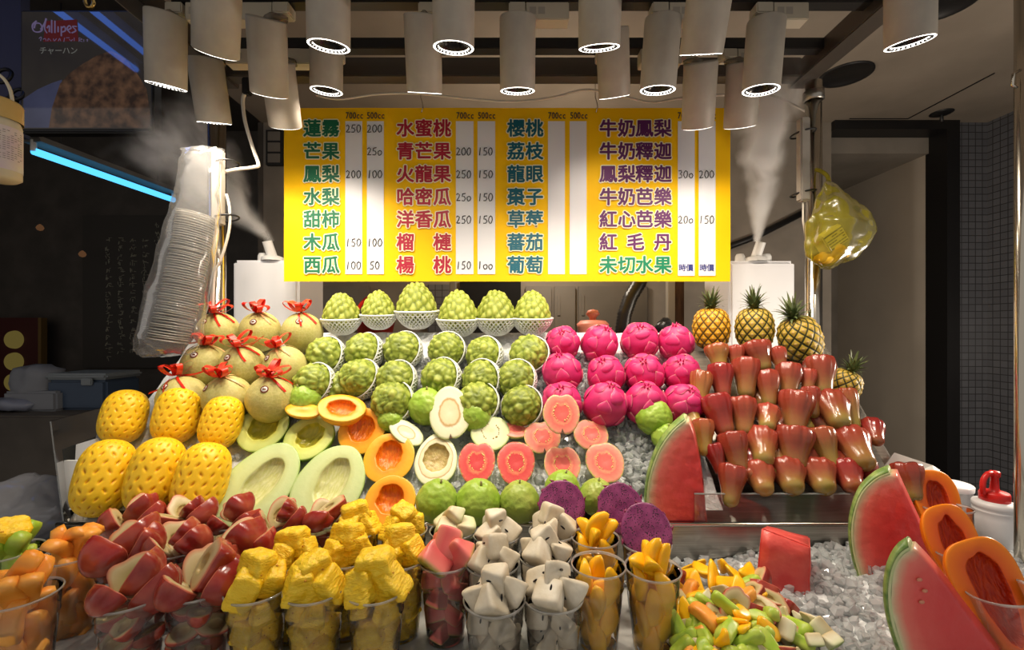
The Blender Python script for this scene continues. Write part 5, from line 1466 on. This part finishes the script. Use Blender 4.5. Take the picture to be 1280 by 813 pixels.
watermelon([(858,527),(842,541),(826,564),(815,594),(811,622),(812,640),(815,655)], [(861,528),(868,548),(873,572),(877,596),(880,620),(882,640),(884,655)], 1.064, 0.075, 'tall watermelon wedge standing on the steel step beside the acrylic divider')
# cut block
c = at(978,758,0.93); M_block = pmat('watermelon_block', srgb(218,68,66), 0.3, col2=srgb(232,104,94), nscale=22, bump=(45,0.4,0.005), sss=0.1, sssr=0.01)
P = [at(942,752,.93), at(1012,768,.90), at(1013,684,.90), at(952,660,.93), at(958,750,1.0), at(1018,762,.99), at(1012,671,.985), at(957,657,.99)]
bm = bmesh.new(); vs = [bm.verts.new(p-c) for p in P]
for f in ((0,1,2,3),(5,4,7,6),(3,2,6,7),(1,5,6,2),(4,0,3,7),(4,5,1,0)): bm.faces.new([vs[i] for i in f])
bmesh.ops.bevel(bm, geom=list(bm.edges), offset=0.003, segments=2, affect='EDGES'); bmesh.ops.subdivide_edges(bm, edges=list(bm.edges), cuts=3, use_grid_fill=True)
for v in bm.verts: v.co += v.normal*0.0015*mnoise.noise(v.co*60)
me = bpy.data.meshes.new('watermelon_block'); bm.to_mesh(me); bm.free(); me.materials.append(M_block); me.polygons.foreach_set('use_smooth', [True]*len(me.polygons))
bm = bmesh.new(); bm.from_mesh(me); bmesh.ops.recalc_face_normals(bm, faces=list(bm.faces)); bm.to_mesh(me); bm.free()
tag(link('watermelon_block', me, None, c), 'rindless red watermelon block standing in the ice beside the mixed fruit', 'watermelon block')

# ================================================================ CUPS
M_cup = film('cup_plastic', (0.96,0.96,0.96,1), 0.06, 1.3, 0.06, (0.88,0.88,0.88,1))
CR, CB, CH = 0.045, 0.0325, 0.137
def rin(z): return CB + (CR-CB)*z/CH - 0.0012
def cup_mesh():
    b = MB()
    pr = [(0.001,0.004),(CB-0.006,0.003),(CB-0.002,0.0),(CB,0.002)]
    for z in (0.02,0.05,0.08,0.098): pr.append((CB+(CR-CB)*z/CH, z))
    r1 = CB+(CR-CB)*0.1/CH
    pr += [(r1+0.0012,0.1),(r1+0.0014,0.102),(r1+0.0004,0.1035)]
    pr += [(CR-0.0004,CH-0.004)]
    b.lathe(pr, 44); return b.mesh('plastic_cup', M_cup, True)
CM = cup_mesh()
b = MB(); b.lathe([(CR-0.0006,CH-0.004),(CR+0.0018,CH-0.003),(CR+0.0026,CH-0.0008),(CR+0.0018,CH+0.0008),(CR,CH+0.0004),(CR-0.0006,CH-0.002)], 44)
RIM = b.mesh('rim', film('cup_rim', (0.92,0.92,0.92,1), 0.08, 1.3, 0.42, (0.92,0.90,0.87,1)), True)
def cup(px, yb, lab, loc=None, rot=None):
    if loc is None:
        D = (CZ-COUNTER-CH)*F/(yb-CY) + CR; loc = Vector(((px-CX)/F*D, D, COUNTER+0.0015))
    o = link('plastic_cup', CM, None, loc, rot or (0,0,0)); link('rim', RIM, o)
    return tag(o, lab, 'cup', 'clear plastic cups of cut fruit')

# ---- pieces of fruit
def obj_proto(nm, V, Fc, m, attrs=None): return link(nm, mesh(nm, V, Fc, m, attrs=attrs))
def wedge(c_, tp): 
    def f(P):
        P = P.copy(); P[:,0] *= 1-tp*(P[:,2]/c_*0.5+0.5); return P
    return f
def bendx(k):
    def f(P):
        P = P.copy(); P[:,2] += k*P[:,1]**2; return P
    return f
M_pchunk = pmat('pineapple_flesh', srgb(242,196,22), 0.42, col2=srgb(252,214,58), nscale=35, bump=(110,0.7,0.006), stretch=(1,1,2.5), sss=0.15, sssr=0.008, randv=0.05)
M_pit = pmat('pineapple_pit', srgb(206,140,20), 0.5)
M_cant = pmat('cantaloupe_flesh', srgb(240,150,44), 0.35, col2=srgb(246,176,84), nscale=20, bump=(60,0.2,0.003), sss=0.15, sssr=0.008, randv=0.05)
M_hdew = pmat('honeydew_flesh', srgb(150,186,48), 0.35, col2=srgb(190,206,88), nscale=20, sss=0.1, sssr=0.008, bump=(60,0.2,0.003), randv=0.06)
M_mango = pmat('mango_flesh', srgb(250,182,14), 0.3, col2=srgb(252,198,36), nscale=14, sss=0.15, sssr=0.008, bump=(40,0.15,0.003), randv=0.04)
M_cust = pmat('sugar_apple_flesh', srgb(222,214,196), 0.45, col2=srgb(204,190,164), nscale=25, bump=(70,0.3,0.003), randv=0.06)
M_cseed = pmat('black_seed', srgb(24,20,20), 0.25)
M_gpink = pmat('guava_wedge', srgb(226,110,106), 0.35, ramp=[(0.0, srgb(150,158,70)),(0.08, srgb(206,168,110)),(0.2, srgb(232,128,118)),(0.7, srgb(224,96,96)),(1.0, srgb(226,130,110))], rattr='k', rnoise=0.12, rnscale=90)
M_gwhite = pmat('guava_wedge_white', srgb(220,214,180), 0.4, ramp=[(0.0, srgb(150,172,80)),(0.10, srgb(206,208,160)),(0.5, srgb(222,216,184)),(1.0, srgb(206,186,140))], rattr='k', rnoise=0.1, rnscale=90)
M_wcskin = pmat('wax_cut_skin', srgb(142,32,30), 0.22, col2=srgb(172,78,58), nscale=24, coat=0.3, randv=0.12)
M_wcface = face_mat('wax_cut_face', [(0.0, srgb(186,84,62)),(0.10, srgb(206,150,112)),(0.3, srgb(204,186,142)),(1.0, srgb(178,164,108))])
M_wccav = pmat('wax_cut_hollow', srgb(196,176,122), 0.4, col2=srgb(178,150,96), nscale=50)
PROTO = {}
def add_proto(kind, o): PROTO.setdefault(kind, []).append(o)
for s in range(4):
    V, Fc = superbox(.026,.018,.022,8,4,wedge(.022,.55 if s%2 else .15),0.0028,95,s*3.1)
    V = V + ico(4)[0]*(0.0016*nz(V,160,s))[:,None]
    o = obj_proto('pineapple_chunk', V, Fc, M_pchunk)
    b = MB(); rr = random.Random(s); Vi, Fi = ico(1); n = np.array([v[:] for v in V])
    for k in range(5):
        p = V[rr.randrange(len(V))]; b.add(Vi*np.array((.0028,.0016,.0016))+p*0.985, Fi)
    b.build('eye_pits', M_pit, o, True); add_proto('pine', o)
for s in range(3):
    V, Fc = superbox(.014,.031,.011,7,3,bendx((8,-6,10)[s]),0.001,40,s); add_proto('cant', obj_proto('cantaloupe_piece', V, Fc, M_cant))
    V, Fc = superbox(.015,.030,.013,6,3,wedge(.013,(.5,.2,.6)[s]),0.001,40,s); add_proto('hdew', obj_proto('honeydew_piece', V, Fc, M_hdew))
    V, Fc = superbox(.015,.034,.015,4.5,3,lambda P,s=s: bendx((6,9,4)[s])(wedge(.015,(.75,.6,.85)[s])(P*np.stack([1-0.55*np.abs(P[:,1]/.034)**2.2]*1+[np.ones(len(P))]+[1-0.45*np.abs(P[:,1]/.034)**2.2],1))),0.001,40,s); add_proto('mango', obj_proto('mango_piece', V, Fc, M_mango))
    V, Fc = superbox(.023,.021,.021,7,4,wedge(.021,(.75,.6,.85)[s]),0.0016,45,s+.5)
    o = obj_proto('sugar_apple_piece', V, Fc, M_cust); Vi, Fi = ico(2)
    for k in range(2):
        b = MB(); sx = 1 if k else -1
        b.add(Vi*np.array((.0016,.0018,.0065)) + np.array((sx*.0135+(.001 if s else -.001), 0.004*(s-1)+.006*k, .003)), Fi); b.build('seed', M_cseed, o, True)
    add_proto('cust', o)
    for kd, m in (('gpink', M_gpink), ('gwhite', M_gwhite)):
        V, Fc = superbox(.021,.024,.019,6,4,wedge(.019,(.8,.65,.9)[s]),0.0012,50,s); k = np.clip((V[:,2]/.019*0.5+0.5),0,1)
        add_proto(kd, obj_proto('guava_piece', V, Fc, m, {'k': k}))
    me = half_mesh('wax_apple_piece', (.024,.028,.022)[s],(.034,.030,.036)[s],(.030,.034,.027)[s],[M_wcskin,M_wcface,M_wccav],cav=(.011,.014),cavd=.004,cavoff=(0,-.006),wob=.09,seed=s+20,n=40,dent=.16,pear=-.12)
    add_proto('wax', link('wax_apple_piece', me))
POOLS = {k: Pool(v) for k, v in PROTO.items()}
CATS = {'pine':'pineapple chunk','cant':'cantaloupe piece','hdew':'honeydew piece','mango':'mango piece','cust':'sugar apple piece','gpink':'guava piece','gwhite':'guava piece','wax':'wax apple piece'}
DESC = {'pine':'yellow pineapple chunk','cant':'orange cantaloupe stick','hdew':'green honeydew piece','mango':'golden mango slice','cust':'white sugar apple piece','gpink':'pink guava wedge','gwhite':'white guava wedge','wax':'red wax apple piece'}
cr = random.Random(11)
pc = [0]
def piece(kind, loc, rot, sc, where):
    o = POOLS[kind].get(pc[0]); pc[0] += 1
    o.location = loc; o.rotation_euler = rot; o.scale = (sc,)*3 if not isinstance(sc, tuple) else sc
    return tag(o, DESC[kind] + ' ' + where, CATS[kind], DESC[kind] + 's ' + where)
def fill(px, yb, kind, where, top=4, layers=4, sc=1.0, topsc=1.2, kind2=None, heap=0.02, cuplabel=None):
    c = cup(px, yb, cuplabel); B = c.location
    for l in range(layers):
        z = 0.020+l*0.029; r = max(0.006, rin(z)-0.0175*sc)
        for k in range(3):
            a = cr.uniform(0,.6)+2.09*k+l*1.0
            e = Euler((cr.uniform(-.5,.5), cr.uniform(-.5,.5), a+PI/2))
            if kind in ('cant','mango','hdew'): e = rot_y_to(UP+Vector((cr.uniform(-.3,.3),cr.uniform(-.3,.3),0)), a)
            piece(kind, B+Vector((r*math.cos(a), r*math.sin(a), z)), e, sc*(0.76 if kind not in ('cant','mango','hdew') else 1.0), 'inside '+where)
    for k in range(top):
        a = cr.uniform(-.3,.3) + 2*PI*k/max(top-1,1); r = 0.022 if k < top-1 else 0.0
        z = CH + heap*0.55 + (heap if k == top-1 else 0.0) + cr.uniform(-.004,.004)
        kd = kind2 if (kind2 and k == top-1) else kind
        d = Vector((math.cos(a), math.sin(a), 0))
        if kind == 'wax':
            n = UP*cr.uniform(.3,.9) - d*cr.uniform(.6,1.0) + Vector((cr.uniform(-.4,.4),cr.uniform(-.3,.3),0))
            e = frame_rot(n, UP*1.0 + d*.6, cr.uniform(-1.3,1.3)); r = 0.027 if k < top-1 else 0.008
        elif kind == 'cust': e = (rot_z_to(-d*0.8+UP*0.7, cr.uniform(0,6)) if k < top-1 else Euler((cr.uniform(1,2), cr.uniform(-.4,.4), cr.uniform(0,6))))
        elif kind in ('gpink','gwhite'): e = rot_z_to(UP*0.6-d+TOCAM*.3, cr.uniform(0,6))
        elif kind in ('cant','mango','hdew'): e = rot_y_to(UP*cr.uniform(.5,1.0)+d*cr.uniform(.3,.8)+Vector((cr.uniform(-.3,.3),-.1,0)), a+PI/2+cr.uniform(-.4,.4)); r *= 0.7
        else: e = Euler((cr.uniform(-.5,.5), cr.uniform(-.4,.4), a+cr.uniform(-.6,.6)))
        piece(kd, B+d*r+UP*z, e, topsc*(0.86 if kind in ('pine','cust') else 1.0)*cr.uniform(.93,1.07), 'atop '+where)
    return c
CUPS = [
 (28,766,'cant','the cantaloupe cup at the lower left corner',5,1.05), (90,709,'cant','the second cantaloupe cup from the lower left',5,1.05),
 (12,705,'hdew','the honeydew cup at the left edge',5,1.1),
 (165,768,'wax','the front left wax apple cup',4,1.15), (250,755,'wax','the front right wax apple cup',4,1.3), (158,707,'wax','the second row left wax apple cup',4,1.35),
 (222,700,'wax','the second row middle wax apple cup',4,1.2), (296,706,'wax','the second row right wax apple cup',4,1.3),
 (170,664,'wax','the rear wax apple cup below the left pineapple',4,1.1), (232,662,'wax','the rear wax apple cup below the middle pineapple',4,1.1), (292,664,'wax','the rear wax apple cup left of the honeydew halves',4,1.0), 
 (350,667,'wax','the wax apple cup in front of left honeydew half',4,1.0), (408,662,'wax','the wax apple cup in front of right honeydew half',4,1.0),
 (322,757,'pine','the front left pineapple cup',4,1.25), (394,757,'pine','the front middle pineapple cup',4,1.25), (470,757,'pine','the front right pineapple cup',4,1.3),
 (366,715,'pine','the pineapple cup left in its second row',4,1.15), (434,712,'pine','the pineapple cup middle in its second row',4,1.2), (500,714,'pine','the pineapple cup right in its second row',4,1.2),
 (445,676,'pine','the rear left pineapple cup',4,1.2), (505,676,'pine','the rear right pineapple cup',4,1.2),
 (557,717,'gpink','the single pink guava cup',4,1.1), (566,676,'gwhite','the white guava cup behind the pink one',4,1.0),
 (621,682,'cust','the sugar apple cup rear left',4,1.1), (690,678,'cust','the sugar apple cup rear right',4,1.15), (616,722,'cust','the sugar apple cup middle left',4,1.1), (681,712,'cust','the sugar apple cup middle right',4,1.15),
 (618,773,'cust','the sugar apple cup front left',5,1.1), (691,768,'cust','the sugar apple cup front right',4,1.2),
 (744,686,'mango','the rear mango cup beside purple fruit',4,1.0), (748,724,'mango','the half-full mango cup with bare rim',1,0.9), (816,729,'mango','the front right mango cup',5,0.95)]
for px, yb, kd, where, top, ts in CUPS:
    fill(px, yb, kd, where, top, 4 if top > 1 else 4, 1.0, ts, 'pine' if kd == 'hdew' else None, 0.020 if kd not in ('mango',) else (0.012 if top > 1 else -0.03), 'clear plastic cup, '+where)
# purple half standing in a cup
c = cup(808, 694, 'clear plastic cup holding a big purple dragon fruit half')
dragon_half(807,657,65,62,8,'purple speckled dragon fruit half, frontmost, standing in a cup', loc=c.location+Vector((0.0,0.0,CH+0.022)), nrm=Vector((0.05,-.85,.5)))
for o in bpy.data.objects:
    if 'ab' in o: del o['ab']
for px_, D_, w_ in ((702,.985,'leftmost'),(776,.975,'middle')): cup(0, 0, 'clear plastic cup holding the %s purple dragon fruit half' % w_, Vector(((px_-CX)/F*D_, D_+.012, COUNTER+.0015)))
# papaya halves in cups
M_paskin = pmat('papaya_outside', srgb(238,124,12), 0.38, col2=srgb(226,104,8), nscale=16, bump=(40,0.2,0.004))
M_paface = face_mat('papaya_face', [(0.0, srgb(250,142,16)),(0.2, srgb(252,128,10)),(1.0, srgb(240,92,10))])
M_pacav = pmat('papaya_hollow', srgb(206,66,12), 0.35, col2=srgb(178,40,8), nscale=60, bump=(60,0.8,0.006), stretch=(4,1,1))
for px, yr, ptx, pty, D, wpx, lean, spin, lab in ((1183,634,1180,593,1.04,58,-.04,.10,'farthest'), (1206,688,1204,640,0.845,66,-.16,.05,'middle'), (1252,738,1240,685,0.72,84,-.22,-.05,'nearest')):
    rimc = at(px, yr, D); ax = Vector((lean, 0.10, 1)).normalized()
    base = rimc - ax*CH
    cup(0, 0, 'clear plastic cup holding the %s papaya half' % lab, base, rot_z_to(ax))
    a = wpx/2*D/F; topz = (yr-pty)/F*D
    Lh = (CH*0.93+topz)/2
    loc = base + ax*(0.012+Lh) + Vector((0,0.012,0)); 
    me = half_mesh('papaya_half', a*0.98, Lh, a*0.62, [M_paskin,M_paface,M_pacav], cav=(a*.50,Lh*.72), cavd=a*.36, cavoff=(0,Lh*.06), pear=-.42, wob=.015, seed=wpx, squar=2.6, n=72, cavp=-.35)
    o = link('papaya_half', me, None, loc, frame_rot(Vector((spin,-1,.32)), ax))
    tag(o, 'bright orange papaya half standing in a cup, the %s of the three' % lab, 'papaya half', 'papaya halves in cups')

# ================================================================ MIXED CUT FRUIT ON THE ICE
def heap_h(px, py): return 0.030 + 0.042*math.exp(-((px-912)/62)**2-((py-758)/52)**2)
hr = random.Random(21)
spots = []
while len(spots) < 88:
    px, py = hr.uniform(842,1000), hr.uniform(708,835)
    if px > 905+ (py-708)*1.05 + 30: continue
    if py > 790 and px < 850: continue
    if all((px-a)**2+(py-b_)**2 > (10.5)**2 for a, b_ in spots): spots.append((px,py))
spots.sort(key=lambda s: s[1])
M_wslice = None
for px, py in spots:
    u = hr.random()
    if py < 738 and px < 935: kd = 'mango' if u < .74 else ('wax' if u < .94 else 'gwhite')
    elif py < 768: kd = ('wax' if u < .36 else 'mango' if u < .55 else 'gwhite' if u < .70 else 'cant' if u < .82 else 'hdew')
    else: kd = ('hdew' if u < .52 else 'mango' if u < .66 else 'cant' if u < .80 else 'wax' if u < .90 else 'gwhite')
    if px > 965: kd = 'gwhite' if u < .35 else 'hdew' if u < .75 else 'wax'
    h = heap_h(px, py) + hr.uniform(-.006,.008); L = level(px, py, COUNTER+h)
    o = piece(kd, L, Euler((hr.uniform(-.9,.9), hr.uniform(-.9,.9), hr.uniform(0,6.3))), hr.uniform(.72,.95)*(0.72 if kd == 'gwhite' else 1.0), 'tossed in the mixed fruit heap')
for px, py, s in ((1028,785,.62),(1040,800,.55),(1018,800,.5),(1010,772,.5)):
    piece('gwhite', level(px,py,COUNTER+.045), Euler((hr.uniform(-1,1),hr.uniform(-1,1),hr.uniform(0,6))), s, 'lying alone on the ice by the heap')
for p in POOLS.values(): p.drop_unused()
for p in (mel, dr, gv, pn): p.drop_unused()

# ================================================================ BOTTLE AND TUB AT THE RIGHT
c = at(1243,692,1.10); o = empty('pump_bottle', (c.x, 1.10, COUNTER+0.0))
M_bot = pmat('bottle_white', srgb(224,224,226), 0.35)
b = MB(); b.lathe([(0.001,0),(0.036,0.0),(0.040,0.004),(0.0405,0.09),(0.0385,0.100),(0.040,0.104),(0.040,0.108),(0.038,0.110),(0.041,0.114),(0.041,0.122),(0.039,0.126),(0.026,0.130),(0.024,0.132)], 40); b.build('body', M_bot, o, True)
M_rcap = pmat('cap_red', srgb(214,34,30), 0.35)
b = MB(); b.lathe([(0.025,0.128),(0.028,0.130),(0.028,0.146),(0.026,0.150),(0.011,0.152),(0.0085,0.160),(0.0075,0.185),(0.0105,0.188),(0.011,0.197),(0.009,0.200),(0.001,0.2005)], 32); b.build('cap', M_rcap, o, True)
b = MB(); b.tube(smooth_pts([Vector(p) for p in ((-0.004,0,0.194),(-0.020,-0.004,0.194),(-0.032,-0.006,0.182),(-0.036,-0.007,0.162),(-0.033,-0.006,0.148))], 6), [0.006]*18+[0.0055]*7, 10); b.build('spout', M_rcap, o, True)
tag(o, 'white pump bottle with red cap and spout behind the papaya cups', 'bottle')
c = at(1207,690,1.20); o = empty('plastic_tub', (c.x-0.02, 1.22, COUNTER))
b = MB(); b.lathe([(0.001,0),(0.036,0),(0.040,0.004),(0.044,0.118)], 36); b.build('body', film('tub_milky', (0.85,0.85,0.86,1), 0.2, 0.6, 0.7, (0.75,0.75,0.77,1)), o, True)
b = MB(); b.lathe([(0.046,0.116),(0.047,0.128),(0.044,0.131),(0.001,0.132)], 36); b.build('lid', M_bot, o, True)
tag(o, 'milky white lidded tub hidden behind the farthest papaya and the bottle', 'tub')

# ================================================================ STEAM
def steam(nm, p, q, r0, r1, dens, lab, seed):
    d = q-p; L = d.length; o = empty('steam_plume', p, rot_z_to(d)); 
    b = MB(); b.lathe([(r0,0.0),(r0*1.2+0.3*(r1-r0),L*0.3),(r0+0.65*(r1-r0),L*0.62),(r1,L)], 20, cap=(True,True))
    m = bpy.data.materials.new(nm); m.use_nodes = True; N = NT(m); N.n.clear()
    out = N.add('ShaderNodeOutputMaterial'); vs = N.add('ShaderNodeVolumeScatter'); vs.inputs['Color'].default_value = (1,0.99,0.97,1); vs.inputs['Anisotropy'].default_value = -0.15
    tc = N.add('ShaderNodeTexCoord'); sp = N.add('ShaderNodeSeparateXYZ'); N.link(tc.outputs['Object'], sp.inputs[0])
    def M(op, a, b_=None, c_=None):
        n = N.add('ShaderNodeMath', operation=op)
        for i, v in enumerate((a, b_, c_)):
            if v is None: continue
            if isinstance(v, (int, float)): n.inputs[i].default_value = v
            else: N.link(v, n.inputs[i])
        return n.outputs[0]
    t = M('DIVIDE', sp.outputs[2], L)
    wn = N.add('ShaderNodeTexNoise'); wn.inputs['Scale'].default_value = 7; wn.inputs['Detail'].default_value = 3; N.link(tc.outputs['Object'], wn.inputs['Vector'])
    ws = N.add('ShaderNodeSeparateColor'); N.link(wn.outputs['Color'], ws.inputs[0])
    sx_ = M('ADD', sp.outputs[0], M('MULTIPLY', M('MULTIPLY', M('SUBTRACT', ws.outputs[0], 0.5), t), r1*1.9))
    sy_ = M('ADD', sp.outputs[1], M('MULTIPLY', M('MULTIPLY', M('SUBTRACT', ws.outputs[1], 0.5), t), r1*1.9))
    rad = M('SQRT', M('ADD', M('MULTIPLY', sx_, sx_), M('MULTIPLY', sy_, sy_)))
    lim = M('MULTIPLY_ADD', t, r1-r0, r0)
    g = M('SUBTRACT', 1.0, M('DIVIDE', rad, lim)); g = M('MAXIMUM', g, 0.0); g = M('MULTIPLY', g, g); g = M('MULTIPLY', g, 1.8)
    mp = N.add('ShaderNodeMapping'); mp.inputs['Scale'].default_value = (1,1,0.55); mp.inputs['Location'].default_value = (seed,seed*.7,0); N.link(tc.outputs['Object'], mp.inputs[0])
    ns = N.add('ShaderNodeTexNoise'); ns.inputs['Scale'].default_value = 11; ns.inputs['Detail'].default_value = 4; ns.inputs['Distortion'].default_value = 1.2; N.link(mp.outputs[0], ns.inputs['Vector'])
    mr = N.add('ShaderNodeMapRange'); mr.inputs['From Min'].default_value = 0.38; mr.inputs['From Max'].default_value = 0.70; N.link(ns.outputs['Fac'], mr.inputs['Value'])
    fade = M('MAXIMUM', M('SUBTRACT', 1.0, M('POWER', t, 1.5)), 0.0)
    near = M('MULTIPLY_ADD', M('MAXIMUM', M('SUBTRACT', 0.35, t), 0.0), 1.0, mr.outputs[0])
    dd = M('MULTIPLY', M('MULTIPLY', M('MULTIPLY', near, g), fade), dens)
    N.link(dd, vs.inputs['Density']); N.link(vs.outputs[0], out.inputs['Volume'])
    q_ = b.build('vapour', m, o, True); q_['kind'] = 'stuff'
    tag(o, lab, 'steam', kind='stuff')
steam('steam_left', at(340,303,1.79), at(196,148,1.62), 0.016, 0.24, 95.0, 'pale steam drifting up left from the left humidifier nozzle', 3)
steam('steam_right', at(946,302,1.75), at(966,70,1.50), 0.016, 0.17, 115.0, 'pale steam rising from the right humidifier nozzle past the spotlights', 9)
# ================================================================ ICE
def ice_mat(name, tr=0.75, col=srgb(236,240,242)):
    return film(name, (0.96,0.98,0.98,1), 0.04, 0.8, 0.55, (0.93,0.95,0.96,1))
M_ice = ice_mat('ice')
M_icebase = pmat('ice_base', srgb(214,217,218), 0.25, col2=srgb(228,231,233), nscale=40, bump=(70,0.6,0.01))
def ice_field(n, sampler, smin, smax, seed):
    rs = np.random.RandomState(seed); D, Fi = ico(1)
    k = len(D); Fi = np.array(Fi); V = np.zeros((n*k,3)); Fc = np.zeros((n*len(Fi),3), dtype=int)
    for i in range(n):
        p = sampler(rs); s = rs.uniform(smin, smax)
        A = D*(1+rs.normal(0,0.18,(k,1)))*(s*rs.uniform(0.6,1.3,3))
        q = Matrix.Rotation(rs.uniform(0,6.3),3,Vector(rs.normal(0,1,3)).normalized())
        V[i*k:(i+1)*k] = A @ np.array(q).T + np.array(p)
        Fc[i*len(Fi):(i+1)*len(Fi)] = Fi + i*k
    return V, Fc
def bedpt(x, y, off): 
    p = Vector((x, y, BZ+(y-BY)*BS)); return p + BN*off
def samp(rs):
    while True:
        x = rs.uniform(-0.72, 0.445); y = 1.075 + 0.36*rs.uniform(0,1)**1.3
        if x > 0.29 and y < 1.11: continue
        p = bedpt(x, y, rs.uniform(0.0, 0.016))
        if all((p-q).length > r for q, r in KEEP): return p
V, Fc = ice_field(3200, samp, 0.007, 0.0125, 4)
b = MB(); nx, ny = 60, 30
o = empty('crushed_ice', (0,1.07,1.02)); o['kind'] = 'stuff'
tag(o, 'bed of crushed ice under the cut guavas on the sloping stand', 'ice', kind='stuff')
GV = []; GF = []
for i in range(nx+1):
    for j in range(ny+1):
        p = bedpt(-1.05+1.55*i/nx, 1.075+0.44*j/ny, 0.0); p += BN*0.006*mnoise.noise(p*30); GV.append(p-o.location)
for i in range(nx):
    for j in range(ny): a = i*(ny+1)+j; GF.append((a, a+ny+1, a+ny+2, a+1))
q = link('ice_base', mesh('ice_base', GV, GF, M_icebase), o); q['kind'] = 'stuff'
q = link('ice_chunks', mesh('ice_chunks', V-np.array(o.location), Fc, M_ice, smooth=False), o); q['kind'] = 'stuff'
# mound of ice at the right front
def mound(x, y):
    h = 0.003 + 0.040*math.exp(-(((x-0.86)/0.30)**2))*max(0.0, min(1.0, (y-0.62)/0.36))
    return COUNTER + h + 0.008*mnoise.noise(Vector((x*9, y*9, 0)))
def samp2(rs):
    x = rs.uniform(0.34, 1.22); y = rs.uniform(0.56, 1.05)
    return Vector((x, y, mound(x,y)+rs.uniform(-0.004,0.010)))
V, Fc = ice_field(3400, samp2, 0.006, 0.0135, 9)
o = empty('crushed_ice', (0.7,0.8,COUNTER)); tag(o, 'mound of crushed ice at the right front under the watermelon slices', 'ice', kind='stuff')
GV = []; GF = []; nx, ny = 50, 36
for i in range(nx+1):
    for j in range(ny+1):
        x = 0.32+0.92*i/nx; y = 0.45+0.605*j/ny; GV.append(Vector((x,y,mound(x,y)))-o.location)
for i in range(nx):
    for j in range(ny): a = i*(ny+1)+j; GF.append((a, a+ny+1, a+ny+2, a+1))
q = link('ice_base', mesh('ice_base', GV, GF, M_icebase), o); q['kind'] = 'stuff'
q = link('ice_chunks', mesh('ice_chunks', V-np.array(o.location), Fc, M_ice, smooth=False), o); q['kind'] = 'stuff'
